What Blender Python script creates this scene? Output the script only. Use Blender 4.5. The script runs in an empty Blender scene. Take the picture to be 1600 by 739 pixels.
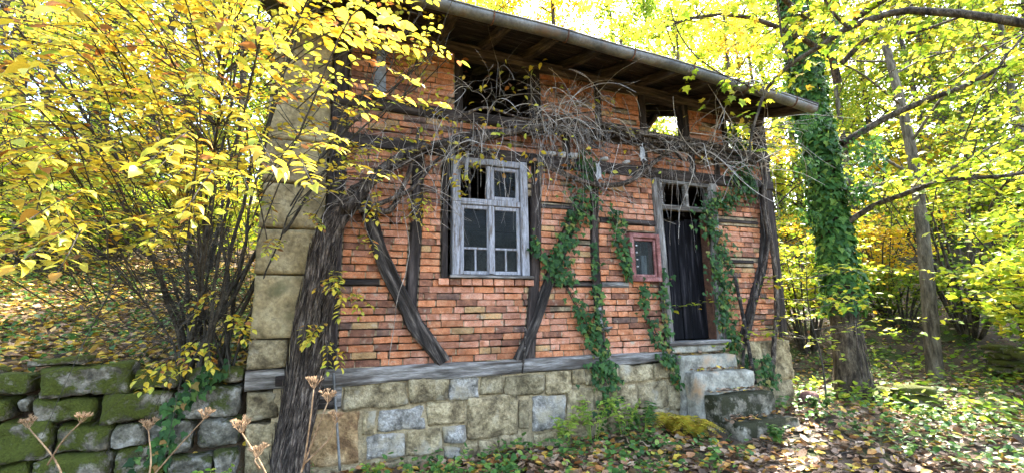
import bpy, math, random
import numpy as np
from mathutils import Vector, Matrix, noise

R = random.Random(11)
NR = np.random.default_rng(11)
rad = math.radians
scene = bpy.context.scene
COL = scene.collection

# ------------------------------------------------------------------ camera
FPX, PW, PH = 710.0, 1600.0, 739.0
PITCH, ROLL, YAW = rad(10.1), rad(1.07), rad(20.6)
CAM = np.array([0.0, -4.9, 1.55])
CF = np.array([math.sin(YAW)*math.cos(PITCH), math.cos(YAW)*math.cos(PITCH), math.sin(PITCH)])
_r = np.array([math.cos(YAW), -math.sin(YAW), 0.0]); _u = np.cross(_r, CF)
CR = math.cos(ROLL)*_r - math.sin(ROLL)*_u
CU = math.cos(ROLL)*_u + math.sin(ROLL)*_r
cam_data = bpy.data.cameras.new('camera')
cam_data.sensor_width = 36.0
cam_data.lens = 36.0*FPX/PW
cam_data.clip_start = 0.05
cam_data.clip_end = 600.0
cam = bpy.data.objects.new('camera', cam_data)
COL.objects.link(cam)
cam.matrix_world = Matrix(((CR[0], CU[0], -CF[0], CAM[0]), (CR[1], CU[1], -CF[1], CAM[1]), (CR[2], CU[2], -CF[2], CAM[2]), (0, 0, 0, 1)))
scene.camera = cam

# ------------------------------------------------------------------ sky, sun, exposure
SUN_AZ, SUN_EL = rad(56.0), rad(52.0)          # clockwise from +Y, above the horizon
world = bpy.data.worlds.new('World'); scene.world = world; world.use_nodes = True
wn = world.node_tree
sky = wn.nodes.new('ShaderNodeTexSky'); sky.sky_type = 'NISHITA'; sky.sun_disc = False
sky.sun_elevation = SUN_EL; sky.sun_rotation = SUN_AZ; sky.dust_density = 3.0; sky.ozone_density = 0.6
bg = wn.nodes['Background']; bg.inputs['Strength'].default_value = 0.15
wn.links.new(sky.outputs[0], bg.inputs['Color'])
sun_data = bpy.data.lights.new('sun', 'SUN'); sun_data.energy = 3.1; sun_data.angle = rad(0.5); sun_data.color = (1.0, 0.94, 0.84)
sun = bpy.data.objects.new('sun', sun_data); COL.objects.link(sun)
sdir = Vector((math.sin(SUN_AZ)*math.cos(SUN_EL), math.cos(SUN_AZ)*math.cos(SUN_EL), math.sin(SUN_EL)))
sun.rotation_euler = sdir.to_track_quat('Z', 'Y').to_euler(); sun.location = sdir*40
vs = scene.view_settings
vs.view_transform = 'Standard'; vs.look = 'None'; vs.gamma = 1.0; vs.use_curve_mapping = False
vs.exposure = 3.43
cy = scene.cycles
cy.max_bounces = 5; cy.diffuse_bounces = 3; cy.transmission_bounces = 4; cy.transparent_max_bounces = 8
cy.caustics_reflective = False; cy.caustics_refractive = False
cy.sample_clamp_indirect = 6.0
cy.use_adaptive_sampling = True; cy.adaptive_threshold = 0.025; cy.use_light_tree = False; cy.use_denoising = True

# ------------------------------------------------------------------ measuring helpers (photo column/row to a point on a real plane)
def ray(px, py):
    return CF*FPX + CR*(px-PW/2) - CU*(py-PH/2)
def fp(px, py, y=0.0):
    d = ray(px, py); return CAM + d*((y-CAM[1])/d[1])
def proj(P):
    v = np.atleast_2d(P)-CAM; z = v@CF
    return PW/2+FPX*(v@CR)/z, PH/2-FPX*(v@CU)/z, z
def polar(px, r):
    a = math.atan((px-800)/FPX)+YAW
    return CAM[0]+r*math.sin(a), CAM[1]+r*math.cos(a)

# ------------------------------------------------------------------ node materials
def sock(nt, node, val, inp):
    if hasattr(val, 'links') or isinstance(val, bpy.types.NodeSocket): nt.links.new(val, node.inputs[inp])
    else: node.inputs[inp].default_value = val
def math_n(nt, op, a, b=0.0, clamp=False):
    n = nt.nodes.new('ShaderNodeMath'); n.operation = op; n.use_clamp = clamp
    sock(nt, n, a, 0); sock(nt, n, b, 1); return n.outputs[0]
def rand_n(nt):
    g = nt.nodes.new('ShaderNodeNewGeometry'); o = nt.nodes.new('ShaderNodeObjectInfo')
    return math_n(nt, 'FRACT', math_n(nt, 'ADD', g.outputs['Random Per Island'], o.outputs['Random']))
def ramp_n(nt, fac, stops, interp='LINEAR'):
    r = nt.nodes.new('ShaderNodeValToRGB'); cr = r.color_ramp; cr.interpolation = interp
    while len(cr.elements) < len(stops): cr.elements.new(0.5)
    for e, (p, c) in zip(cr.elements, stops):
        e.position = p; e.color = (*c, 1)
    nt.links.new(fac, r.inputs[0]); return r.outputs[0]
def mix_n(nt, fac, a, b, blend='MIX'):
    m = nt.nodes.new('ShaderNodeMix'); m.data_type = 'RGBA'; m.blend_type = blend
    sock(nt, m, fac, 0)
    for v, i in ((a, 6), (b, 7)):
        if isinstance(v, tuple): m.inputs[i].default_value = (*v, 1)
        else: nt.links.new(v, m.inputs[i])
    return m.outputs[2]
def noise_n(nt, vec, scale, detail=5, rough=0.6):
    n = nt.nodes.new('ShaderNodeTexNoise'); n.inputs['Scale'].default_value = scale
    n.inputs['Detail'].default_value = detail; n.inputs['Roughness'].default_value = rough
    nt.links.new(vec, n.inputs['Vector']); return n.outputs['Fac']

def surf(name, stops, scale=4.0, stretch=(1, 1, 1), fine=9.0, fine_amt=0.45, rough=0.88, bump=0.35, bdist=0.02,
         vary=0.0, spec=0.25, moss=None, streak=None, metal=0.0, island=True, soot=None, pos=False):
    m = bpy.data.materials.new(name); m.use_nodes = True; nt = m.node_tree
    b = nt.nodes['Principled BSDF']; b.inputs['Roughness'].default_value = rough; b.inputs['Specular IOR Level'].default_value = spec
    b.inputs['Metallic'].default_value = metal
    tc = nt.nodes.new('ShaderNodeTexCoord'); oi = nt.nodes.new('ShaderNodeObjectInfo')
    rnd = rand_n(nt) if island else oi.outputs['Random']
    off = nt.nodes.new('ShaderNodeVectorMath'); off.operation = 'ADD'
    if pos:
        gp_ = nt.nodes.new('ShaderNodeNewGeometry'); nt.links.new(gp_.outputs['Position'], off.inputs[0])
    else: nt.links.new(tc.outputs['Object'], off.inputs[0])
    sc = nt.nodes.new('ShaderNodeVectorMath'); sc.operation = 'SCALE'; sc.inputs[0].default_value = (37, 19, 53)
    nt.links.new(rnd, sc.inputs['Scale']); nt.links.new(sc.outputs[0], off.inputs[1])
    mp = nt.nodes.new('ShaderNodeMapping'); mp.inputs['Scale'].default_value = stretch
    nt.links.new(off.outputs[0], mp.inputs['Vector']); v = mp.outputs[0]
    n1 = noise_n(nt, v, scale, 4, 0.62); n2 = noise_n(nt, v, scale*fine, 3, 0.7)
    c = ramp_n(nt, n1, stops)
    f = ramp_n(nt, n2, [(0.3, (1-fine_amt,)*3), (0.7, (1+fine_amt*0.45,)*3)])
    c = mix_n(nt, 1.0, c, f, 'MULTIPLY')
    if vary:
        hv = ramp_n(nt, rnd, [(0, (1-vary, 1-vary*0.95, 1-vary*0.85)), (1, (1+vary, 1+vary*0.9, 1+vary*0.8))])
        c = mix_n(nt, 1.0, c, hv, 'MULTIPLY')
    if streak:
        n3 = noise_n(nt, v, streak[1], 4, 0.55)
        c = mix_n(nt, ramp_n(nt, n3, [(streak[2], (0, 0, 0)), (streak[3], (1, 1, 1))]), c, streak[0])
    if soot:
        g0 = nt.nodes.new('ShaderNodeNewGeometry'); n6 = noise_n(nt, g0.outputs['Position'], soot[0], 5, 0.65)
        c = mix_n(nt, 1.0, c, ramp_n(nt, n6, [(0.32, soot[1]), (0.52, (1, 1, 1)), (0.72, soot[2])]), 'MULTIPLY')
    hgt = math_n(nt, 'ADD', math_n(nt, 'MULTIPLY', n2, 0.6), n1)
    if moss:
        g = nt.nodes.new('ShaderNodeNewGeometry'); sp = nt.nodes.new('ShaderNodeSeparateXYZ'); nt.links.new(g.outputs['Normal'], sp.inputs[0])
        n4 = noise_n(nt, tc.outputs['Object'], moss[1], 6, 0.72)
        k = math_n(nt, 'ADD', n4, math_n(nt, 'MULTIPLY', sp.outputs['Z'], 0.12))
        k = ramp_n(nt, k, [(moss[2], (0, 0, 0)), (moss[2]+0.09, (1, 1, 1))])
        n5 = noise_n(nt, tc.outputs['Object'], 60, 4, 0.7)
        mc = ramp_n(nt, n5, [(0.3, tuple(x*0.45 for x in moss[0])), (0.7, moss[0])])
        c = mix_n(nt, k, c, mc)
        hgt = math_n(nt, 'ADD', hgt, math_n(nt, 'MULTIPLY', k, math_n(nt, 'MULTIPLY', n5, 1.2)))
    nt.links.new(c, b.inputs['Base Color'])
    bp = nt.nodes.new('ShaderNodeBump'); bp.inputs['Strength'].default_value = bump; bp.inputs['Distance'].default_value = bdist
    nt.links.new(hgt, bp.inputs['Height']); nt.links.new(bp.outputs[0], b.inputs['Normal'])
    return m

def leaf_mat(name, stops, trans=0.45, rough=0.5, spec=0.3, interp='LINEAR', sat=1.0):
    m = bpy.data.materials.new(name); m.use_nodes = True; nt = m.node_tree
    b = nt.nodes['Principled BSDF']; b.inputs['Roughness'].default_value = rough; b.inputs['Specular IOR Level'].default_value = spec
    c = ramp_n(nt, rand_n(nt), stops, interp)
    tc = nt.nodes.new('ShaderNodeTexCoord')
    n = noise_n(nt, tc.outputs['Object'], 55, 3, 0.6)
    c = mix_n(nt, 1.0, c, ramp_n(nt, n, [(0.30, (0.50, 0.40, 0.28)), (0.42, (0.88, 0.84, 0.72)), (0.6, (1.06, 1.06, 1.0))]), 'MULTIPLY')
    nt.links.new(c, b.inputs['Base Color'])
    t = nt.nodes.new('ShaderNodeBsdfTranslucent'); nt.links.new(c, t.inputs['Color'])
    mx = nt.nodes.new('ShaderNodeMixShader'); mx.inputs[0].default_value = trans
    nt.links.new(b.outputs[0], mx.inputs[1]); nt.links.new(t.outputs[0], mx.inputs[2])
    nt.links.new(mx.outputs[0], nt.nodes['Material Output'].inputs['Surface'])
    return m

MT = {}
MT['soil'] = surf('soil', [(0.3, (0.035, 0.025, 0.017)), (0.5, (0.085, 0.058, 0.035)), (0.7, (0.16, 0.11, 0.06))], 3.0, fine=12, bump=0.8, bdist=0.04, moss=((0.07, 0.10, 0.02), 0.9, 0.62))
brick_cols = dict(orange=[(0.3, (0.33, 0.115, 0.042)), (0.5, (0.53, 0.205, 0.095)), (0.7, (0.61, 0.30, 0.155))],
                  salmon=[(0.3, (0.36, 0.145, 0.068)), (0.5, (0.54, 0.24, 0.145)), (0.7, (0.61, 0.35, 0.23))],
                  brown=[(0.3, (0.12, 0.052, 0.033)), (0.5, (0.24, 0.105, 0.062)), (0.7, (0.38, 0.17, 0.095))],
                  buff=[(0.3, (0.28, 0.165, 0.07)), (0.5, (0.46, 0.29, 0.135)), (0.7, (0.52, 0.25, 0.11))],
                  dark=[(0.3, (0.075, 0.046, 0.036)), (0.5, (0.15, 0.09, 0.067)), (0.7, (0.26, 0.14, 0.09))])
BK = ['orange', 'salmon', 'brown', 'buff', 'dark']
for k in BK:
    MT[k] = surf('brick_'+k, brick_cols[k], 16.0, fine=7, fine_amt=0.5, bump=0.8, bdist=0.006, vary=0.2, pos=True, streak=((0.38, 0.30, 0.21), 13.0, 0.60, 0.74), soot=(1.3, (0.50, 0.47, 0.45), (1.10, 1.07, 1.0)))
MT['mortar'] = surf('mortar', [(0.34, (0.10, 0.072, 0.045)), (0.47, (0.27, 0.20, 0.12)), (0.62, (0.46, 0.35, 0.21))], 5, fine=7, bump=0.8, bdist=0.015, soot=(1.7, (0.55, 0.53, 0.52), (1.05, 1.03, 1.0)))
MT['fmortar'] = surf('foundation_mortar', [(0.3, (0.22, 0.16, 0.085)), (0.6, (0.42, 0.33, 0.19))], 6, fine=9, bump=0.8, bdist=0.02)
MT['wood_dark'] = surf('dark_timber', [(0.32, (0.014, 0.010, 0.008)), (0.52, (0.038, 0.028, 0.023)), (0.75, (0.13, 0.10, 0.085))], 2.4, (1, 9, 9), fine=5, bump=0.8, bdist=0.015, vary=0.2)
MT['wood_rafter'] = surf('rafter_timber', [(0.34, (0.025, 0.018, 0.013)), (0.52, (0.07, 0.05, 0.038)), (0.72, (0.16, 0.12, 0.092))], 2.4, (1, 9, 9), fine=5, bump=0.8, bdist=0.015, vary=0.25)
MT['wood_grey'] = surf('grey_timber', [(0.36, (0.07, 0.06, 0.05)), (0.5, (0.18, 0.162, 0.14)), (0.64, (0.36, 0.335, 0.305))], 2.2, (1, 9, 9), fine=5, bump=0.8, bdist=0.012, vary=0.12, streak=((0.06, 0.047, 0.037), 1.6, 0.54, 0.68))
MT['wood_brace'] = surf('brace_timber', [(0.36, (0.012, 0.009, 0.007)), (0.52, (0.04, 0.032, 0.026)), (0.72, (0.20, 0.165, 0.135))], 2.6, (1, 9, 9), fine=5, bump=0.95, bdist=0.018, vary=0.12)
MT['win_paint'] = surf('weathered_white_paint', [(0.3, (0.17, 0.165, 0.17)), (0.5, (0.32, 0.315, 0.33)), (0.72, (0.47, 0.465, 0.485))], 4.0, (9, 9, 1), fine=6, bump=0.7, bdist=0.006, streak=((0.11, 0.085, 0.065), 5.0, 0.55, 0.68))
MT['red_paint'] = surf('faded_red_paint', [(0.36, (0.15, 0.055, 0.045)), (0.52, (0.25, 0.10, 0.085)), (0.66, (0.36, 0.20, 0.175))], 9.0, fine=6, bump=0.6, bdist=0.005)
MT['door'] = surf('blue_black_boards', [(0.36, (0.003, 0.003, 0.0035)), (0.52, (0.008, 0.0075, 0.009)), (0.68, (0.045, 0.04, 0.042))], 2.2, (9, 9, 0.8), fine=5, bump=0.6, bdist=0.01, rough=0.75, spec=0.08)
MT['stone'] = surf('sandstone', [(0.36, (0.12, 0.09, 0.048)), (0.5, (0.29, 0.225, 0.122)), (0.64, (0.45, 0.365, 0.215))], 7.0, fine=5, fine_amt=0.5, bump=1.0, bdist=0.03, vary=0.18, streak=((0.32, 0.285, 0.21), 3.2, 0.58, 0.70), soot=(1.4, (0.62, 0.62, 0.58), (1.08, 1.06, 1.0)))
MT['stone_blue'] = surf('grey_limestone', [(0.36, (0.12, 0.108, 0.088)), (0.5, (0.28, 0.255, 0.212)), (0.64, (0.44, 0.41, 0.355))], 8.0, fine=5, fine_amt=0.55, bump=0.9, bdist=0.03, vary=0.12, streak=((0.30, 0.25, 0.16), 3.0, 0.50, 0.64))
MT['stone_tan'] = surf('ochre_sandstone', [(0.36, (0.16, 0.09, 0.04)), (0.5, (0.36, 0.23, 0.105)), (0.64, (0.48, 0.34, 0.18))], 5.0, fine=7, bump=0.9, bdist=0.03)
MT['pillar'] = surf('pillar_sandstone', [(0.33, (0.18, 0.135, 0.066)), (0.5, (0.31, 0.24, 0.125)), (0.67, (0.41, 0.335, 0.19))], 4.0, fine=6, bump=0.8, bdist=0.02, streak=((0.13, 0.12, 0.06), 2.2, 0.58, 0.70))
MT['mossy'] = surf('mossy_stone', [(0.36, (0.07, 0.06, 0.042)), (0.5, (0.17, 0.145, 0.10)), (0.64, (0.34, 0.30, 0.23))], 8.0, fine=5, bump=0.9, bdist=0.03, vary=0.15, moss=((0.105, 0.12, 0.014), 4.5, 0.43))
MT['mossless'] = surf('lichen_stone', [(0.36, (0.08, 0.072, 0.052)), (0.5, (0.19, 0.17, 0.125)), (0.64, (0.38, 0.355, 0.30))], 8.0, fine=5, bump=0.9, bdist=0.03, vary=0.15, moss=((0.085, 0.10, 0.02), 4.5, 0.55))
MT['concrete'] = surf('old_concrete', [(0.36, (0.15, 0.135, 0.105)), (0.5, (0.28, 0.26, 0.20)), (0.66, (0.40, 0.375, 0.30))], 6, fine=6, fine_amt=0.35, bump=0.5, bdist=0.015, streak=((0.33, 0.19, 0.09), 3.0, 0.56, 0.72))
MT['concrete_moss'] = surf('mossy_concrete', [(0.36, (0.09, 0.078, 0.055)), (0.5, (0.19, 0.165, 0.115)), (0.66, (0.31, 0.28, 0.21))], 6, fine=6, bump=0.7, bdist=0.02, moss=((0.036, 0.036, 0.013), 4.5, 0.45))
MT['zinc'] = surf('weathered_zinc', [(0.36, (0.06, 0.058, 0.052)), (0.5, (0.12, 0.118, 0.108)), (0.66, (0.20, 0.198, 0.185))], 3.0, fine=11, bump=0.15, bdist=0.004, rough=0.5, spec=0.5, streak=((0.12, 0.075, 0.045), 4.0, 0.58, 0.75))
MT['rust'] = surf('rusty_iron', [(0.3, (0.06, 0.03, 0.02)), (0.6, (0.15, 0.07, 0.04))], 12, fine=5, bump=0.4, bdist=0.004)
MT['tile'] = surf('clay_tile', [(0.3, (0.16, 0.07, 0.045)), (0.6, (0.30, 0.13, 0.08))], 4, fine=8, bump=0.4)
MT['plaster'] = surf('inner_plaster', [(0.3, (0.13, 0.11, 0.09)), (0.6, (0.22, 0.19, 0.155))], 2, fine=9, bump=0.4)
MT['white'] = surf('white_scrap', [(0.3, (0.34, 0.33, 0.31)), (0.6, (0.56, 0.55, 0.53))], 9, fine=6, bump=0.5)
MT['bark'] = surf('bark', [(0.36, (0.022, 0.016, 0.010)), (0.5, (0.075, 0.057, 0.037)), (0.66, (0.17, 0.135, 0.09))], 5.0, (3.0, 3.0, 1.0), fine=6, bump=1.0, bdist=0.04)
MT['bark_light'] = surf('grey_bark', [(0.36, (0.045, 0.035, 0.022)), (0.5, (0.11, 0.088, 0.058)), (0.66, (0.20, 0.165, 0.115))], 3.0, (3.5, 3.5, 0.8), fine=6, bump=0.8, bdist=0.03)
MT['shrub_bark'] = surf('shrub_bark', [(0.3, (0.022, 0.018, 0.013)), (0.55, (0.06, 0.05, 0.036)), (0.75, (0.13, 0.11, 0.08))], 12, fine=4, bump=0.5, bdist=0.01)
MT['vine_bark'] = surf('shaggy_vine_bark', [(0.36, (0.020, 0.014, 0.010)), (0.5, (0.075, 0.056, 0.042)), (0.66, (0.25, 0.20, 0.155))], 7.0, (4, 4, 0.9), fine=5, fine_amt=0.6, bump=1.0, bdist=0.03, vary=0.25)
MT['pale_twig'] = surf('pale_twig', [(0.3, (0.26, 0.225, 0.185)), (0.5, (0.42, 0.375, 0.32)), (0.72, (0.55, 0.51, 0.45))], 7, fine=4, bump=0.3, bdist=0.004, vary=0.3)
MT['dead_twig'] = surf('dead_twig', [(0.3, (0.11, 0.09, 0.07)), (0.5, (0.24, 0.205, 0.17)), (0.72, (0.42, 0.375, 0.32))], 7, fine=4, bump=0.3, bdist=0.004, vary=0.6)
MT['straw'] = surf('dry_stalk', [(0.3, (0.15, 0.09, 0.045)), (0.6, (0.34, 0.225, 0.125))], 12, fine=4, bump=0.2, bdist=0.004, vary=0.12)
MT['pot'] = surf('reddish_stone', [(0.3, (0.10, 0.05, 0.04)), (0.6, (0.21, 0.10, 0.08))], 7, fine=6, bump=0.6)
# leaves
MT['leaf_yellow'] = leaf_mat('yellow_leaf', [(0.0, (0.44, 0.22, 0.03)), (0.09, (0.62, 0.43, 0.03)), (0.28, (0.70, 0.56, 0.05)), (0.5, (0.69, 0.58, 0.08)), (0.66, (0.58, 0.54, 0.08)), (0.8, (0.42, 0.46, 0.06)), (0.89, (0.24, 0.32, 0.04)), (0.93, (0.44, 0.17, 0.04)), (1.0, (0.24, 0.12, 0.055))], 0.42)
MT['leaf_yg'] = leaf_mat('yellow_green_leaf', [(0.0, (0.17, 0.29, 0.022)), (0.35, (0.33, 0.44, 0.03)), (0.65, (0.48, 0.52, 0.04)), (0.9, (0.64, 0.56, 0.045)), (1.0, (0.58, 0.36, 0.04))], 0.52)
MT['leaf_gold'] = leaf_mat('gold_leaf', [(0.0, (0.44, 0.42, 0.03)), (0.4, (0.62, 0.46, 0.022)), (0.8, (0.66, 0.40, 0.02)), (1.0, (0.50, 0.22, 0.03))], 0.55)
MT['leaf_green'] = leaf_mat('green_leaf', [(0.0, (0.10, 0.20, 0.02)), (0.5, (0.20, 0.31, 0.03)), (0.85, (0.34, 0.42, 0.04)), (1.0, (0.50, 0.48, 0.05))], 0.6)
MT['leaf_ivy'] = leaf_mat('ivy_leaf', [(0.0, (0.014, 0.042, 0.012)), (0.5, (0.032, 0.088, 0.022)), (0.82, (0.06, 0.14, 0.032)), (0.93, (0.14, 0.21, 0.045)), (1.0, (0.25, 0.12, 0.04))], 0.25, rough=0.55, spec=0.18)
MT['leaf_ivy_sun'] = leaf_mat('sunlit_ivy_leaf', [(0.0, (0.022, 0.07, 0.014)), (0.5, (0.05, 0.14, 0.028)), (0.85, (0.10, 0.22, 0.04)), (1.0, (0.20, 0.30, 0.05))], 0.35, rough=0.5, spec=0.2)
MT['leaf_ground'] = leaf_mat('ground_ivy_leaf', [(0.0, (0.035, 0.10, 0.025)), (0.5, (0.07, 0.17, 0.04)), (0.85, (0.13, 0.25, 0.05)), (1.0, (0.26, 0.34, 0.06))], 0.35, rough=0.42)
MT['leaf_fresh'] = leaf_mat('fresh_leaf', [(0.0, (0.16, 0.30, 0.035)), (0.6, (0.30, 0.42, 0.06)), (1.0, (0.44, 0.48, 0.09))], 0.45)
MT['fern'] = leaf_mat('yellow_fern', [(0.0, (0.34, 0.32, 0.03)), (0.6, (0.50, 0.42, 0.045)), (1.0, (0.50, 0.32, 0.05))], 0.4)
MT['litter'] = leaf_mat('fallen_leaf', [(0.0, (0.055, 0.036, 0.024)), (0.25, (0.15, 0.09, 0.055)), (0.45, (0.29, 0.185, 0.12)), (0.62, (0.42, 0.31, 0.22)), (0.76, (0.36, 0.15, 0.05)), (0.88, (0.48, 0.28, 0.06)), (0.95, (0.62, 0.44, 0.05)), (1.0, (0.30, 0.32, 0.05))], 0.12, rough=0.55, spec=0.35)
MT['litter_y'] = leaf_mat('fallen_yellow_leaf', [(0.0, (0.10, 0.06, 0.035)), (0.25, (0.26, 0.16, 0.09)), (0.45, (0.44, 0.31, 0.19)), (0.62, (0.56, 0.36, 0.09)), (0.85, (0.68, 0.48, 0.05)), (1.0, (0.50, 0.30, 0.06))], 0.15, rough=0.55, spec=0.35)
# glass
def glass_mat():
    m = bpy.data.materials.new('dusty_glass'); m.use_nodes = True; nt = m.node_tree
    nt.nodes.remove(nt.nodes['Principled BSDF'])
    tr = nt.nodes.new('ShaderNodeBsdfTransparent'); tr.inputs[0].default_value = (0.62, 0.66, 0.66, 1)
    gl = nt.nodes.new('ShaderNodeBsdfGlossy'); gl.inputs['Roughness'].default_value = 0.03
    df = nt.nodes.new('ShaderNodeBsdfDiffuse'); df.inputs[0].default_value = (0.35, 0.36, 0.36, 1)
    fr = nt.nodes.new('ShaderNodeFresnel'); fr.inputs[0].default_value = 1.14
    tc = nt.nodes.new('ShaderNodeTexCoord'); n = noise_n(nt, tc.outputs['Object'], 6, 6, 0.65)
    dust = ramp_n(nt, n, [(0.4, (0.004,)*3), (0.75, (0.05,)*3)])
    bp = nt.nodes.new('ShaderNodeBump'); bp.inputs['Strength'].default_value = 0.06; nt.links.new(noise_n(nt, tc.outputs['Object'], 4, 2, 0.5), bp.inputs['Height'])
    
    m1 = nt.nodes.new('ShaderNodeMixShader'); nt.links.new(fr.outputs[0], m1.inputs[0]); nt.links.new(tr.outputs[0], m1.inputs[1]); nt.links.new(gl.outputs[0], m1.inputs[2])
    m2 = nt.nodes.new('ShaderNodeMixShader'); nt.links.new(dust, m2.inputs[0]); nt.links.new(m1.outputs[0], m2.inputs[1]); nt.links.new(df.outputs[0], m2.inputs[2])
    nt.links.new(m2.outputs[0], nt.nodes['Material Output'].inputs['Surface'])
    return m
MT['glass'] = glass_mat()

# ------------------------------------------------------------------ mesh helpers
FLAT = {'brick', 'bricks', 'brick_wall', 'stone_base', 'pane', 'roof_board', 'window', 'window_sill', 'sash', 'mullion', 'broken_stile', 'glazing_bar', 'small_window', 'inner_board', 'switch_box', 'transom_frame', 'door', 'door_board', 'downpipe_stub', 'rear_and_side_walls', 'floor', 'ceiling', 'earth_core',
        'post', 'beam', 'noggin', 'brace', 'sill_beam', 'tie_beam_end', 'iron_strap', 'padding_board', 'wall_plate', 'rafter', 'gable_rafter', 'loft_strut', 'door_jamb', 'threshold', 'door_ledge', 'door_casing'}
class MB:
    """Collects vertex and face arrays, then links them as ONE mesh object."""
    def __init__(s): s.V = []; s.F = []; s.n = 0
    def add(s, V, F, mi=0):
        V = np.asarray(V, float).reshape(-1, 3); F = np.asarray(F, int)
        if len(V) == 0: return
        s.V.append(V); s.F.append((F+s.n, mi)); s.n += len(V)
    def mesh(s, name, mats, smooth=False):
        me = bpy.data.meshes.new(name)
        V = np.concatenate(s.V) if s.V else np.zeros((0, 3))
        me.vertices.add(len(V)); me.vertices.foreach_set('co', V.astype(np.float32).ravel())
        tot = []; idx = []; mi = []
        for F, m in s.F:
            if len(F) == 0: continue
            tot.append(np.full(len(F), F.shape[1])); idx.append(F.ravel()); mi.append(np.full(len(F), m))
        tot = np.concatenate(tot); idx = np.concatenate(idx); mi = np.concatenate(mi)
        me.loops.add(len(idx)); me.loops.foreach_set('vertex_index', idx.astype(np.int32))
        st = np.concatenate([[0], np.cumsum(tot)[:-1]])
        me.polygons.add(len(tot)); me.polygons.foreach_set('loop_start', st.astype(np.int32))
        for m in (mats if isinstance(mats, (list, tuple)) else [mats]): me.materials.append(MT[m] if isinstance(m, str) else m)
        me.polygons.foreach_set('material_index', mi.astype(np.int32))
        me.polygons.foreach_set('use_smooth', np.full(len(tot), bool(smooth) or name not in FLAT))
        me.update(calc_edges=True); me.validate()
        return me
    def build(s, name, mats, parent=None, smooth=False, kind=None):
        return obj(name, s.mesh(name, mats, smooth), parent, kind)

def obj(name, me, parent=None, kind=None, local=False, M=None):
    o = bpy.data.objects.new(name, me); COL.objects.link(o)
    if parent is not None:
        o.parent = parent
        if not local:
            root = parent
            if root.parent is None: o.matrix_parent_inverse = Matrix.Translation(-root.location)
    if M is not None: o.matrix_basis = M
    if kind: o['kind'] = kind
    return o
def tag(o, label, cat, group=None):
    o['label'] = label; o['category'] = cat
    if group: o['group'] = group
    return o
def thing(name, label, cat, loc, group=None):
    o = bpy.data.objects.new(name, None); COL.objects.link(o); o.location = loc; o.empty_display_size = 0.2
    return tag(o, label, cat, group)

def box(x0, x1, y0, y1, z0, z1):
    V = np.array([(x, y, z) for z in (z0, z1) for y in (y0, y1) for x in (x0, x1)], float)
    F = np.array([(0, 2, 3, 1), (4, 5, 7, 6), (0, 1, 5, 4), (2, 6, 7, 3), (0, 4, 6, 2), (1, 3, 7, 5)])
    return V, F
def cbox(x0, x1, y0, y1, z0, z1, c=0.006):
    """box with chamfered edges"""
    h = np.array([(x1-x0), (y1-y0), (z1-z0)])/2; m = np.array([(x1+x0), (y1+y0), (z1+z0)])/2
    c = min(c, *(h*0.6)); V = []; idx = {}
    for sx in (-1, 1):
        for sy in (-1, 1):
            for sz in (-1, 1):
                for a in range(3):
                    p = np.array([sx, sy, sz])*h; p = p-np.array([sx, sy, sz])*c; p[a] = [sx, sy, sz][a]*h[a]
                    idx[(sx, sy, sz, a)] = len(V); V.append(p+m)
    Q = []; T = []
    for a in range(3):
        b, d = (a+1) % 3, (a+2) % 3
        for s in (-1, 1):
            def k(i, j, ax=a):
                t = [0, 0, 0]; t[a] = s; t[b] = i; t[d] = j; return idx[(*t, ax)]
            q = [k(-1, -1), k(1, -1), k(1, 1), k(-1, 1)]; Q.append(q if s > 0 else q[::-1])
        for i in (-1, 1):
            for j in (-1, 1):
                def e(s, ax):
                    t = [0, 0, 0]; t[a] = s; t[b] = i; t[d] = j; return idx[(*t, ax)]
                q = [e(-1, b), e(1, b), e(1, d), e(-1, d)]; Q.append(q if i*j < 0 else q[::-1])
    for sx in (-1, 1):
        for sy in (-1, 1):
            for sz in (-1, 1):
                t = [idx[(sx, sy, sz, a)] for a in range(3)]; T.append(t if sx*sy*sz > 0 else t[::-1])
    return np.array(V), np.array(Q), np.array(T)
def addc(mb, *a, c=0.006, mi=0):
    V, Q, T = cbox(*a, c=c); n = mb.n
    mb.V.append(V); mb.F.append((Q+n, mi)); mb.F.append((T+n, mi)); mb.n += len(V)

def catmull(P, n):
    P = np.asarray(P, float)
    if len(P) == 2: return P[0]+(P[1]-P[0])*np.linspace(0, 1, n)[:, None]
    Q = np.vstack([2*P[0]-P[1], P, 2*P[-1]-P[-2]]); m = len(P)-1
    out = []
    for t in np.linspace(0, m-1e-6, n):
        i = int(t); u = t-i; a, b, c, d = Q[i:i+4]
        out.append(0.5*((2*b)+(c-a)*u+(2*a-5*b+4*c-d)*u*u+(3*b-a-3*c+d)*u**3))
    return np.array(out)

def tube(P, rr, sides=6, squash=None):
    P = np.asarray(P, float); n = len(P); rr = np.broadcast_to(np.asarray(rr, float), (n,)) if np.ndim(rr) < 2 else rr
    T = np.gradient(P, axis=0); T /= np.linalg.norm(T, axis=1)[:, None]+1e-9
    ref = np.array([0.31, 0.11, 0.94]) if abs(T[0, 2]) < 0.9 else np.array([0.95, 0.2, 0.1])
    N = []
    for t in T:
        ref = ref-t*(ref@t); ref = ref/(np.linalg.norm(ref)+1e-9); N.append(ref)
    N = np.array(N); B = np.cross(T, N)
    a = np.linspace(0, 2*math.pi, sides, endpoint=False)
    rad_ = rr[:, None] if rr.ndim == 1 else rr
    V = P[:, None, :]+(rad_*np.cos(a))[..., None]*N[:, None, :]+(rad_*np.sin(a))[..., None]*B[:, None, :]
    i = np.arange(n-1)[:, None]*sides; j = np.arange(sides); k = (j+1) % sides
    F = np.stack([i+j, i+k, i+sides+k, i+sides+j], -1).reshape(-1, 4)
    return V.reshape(-1, 3), F
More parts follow.
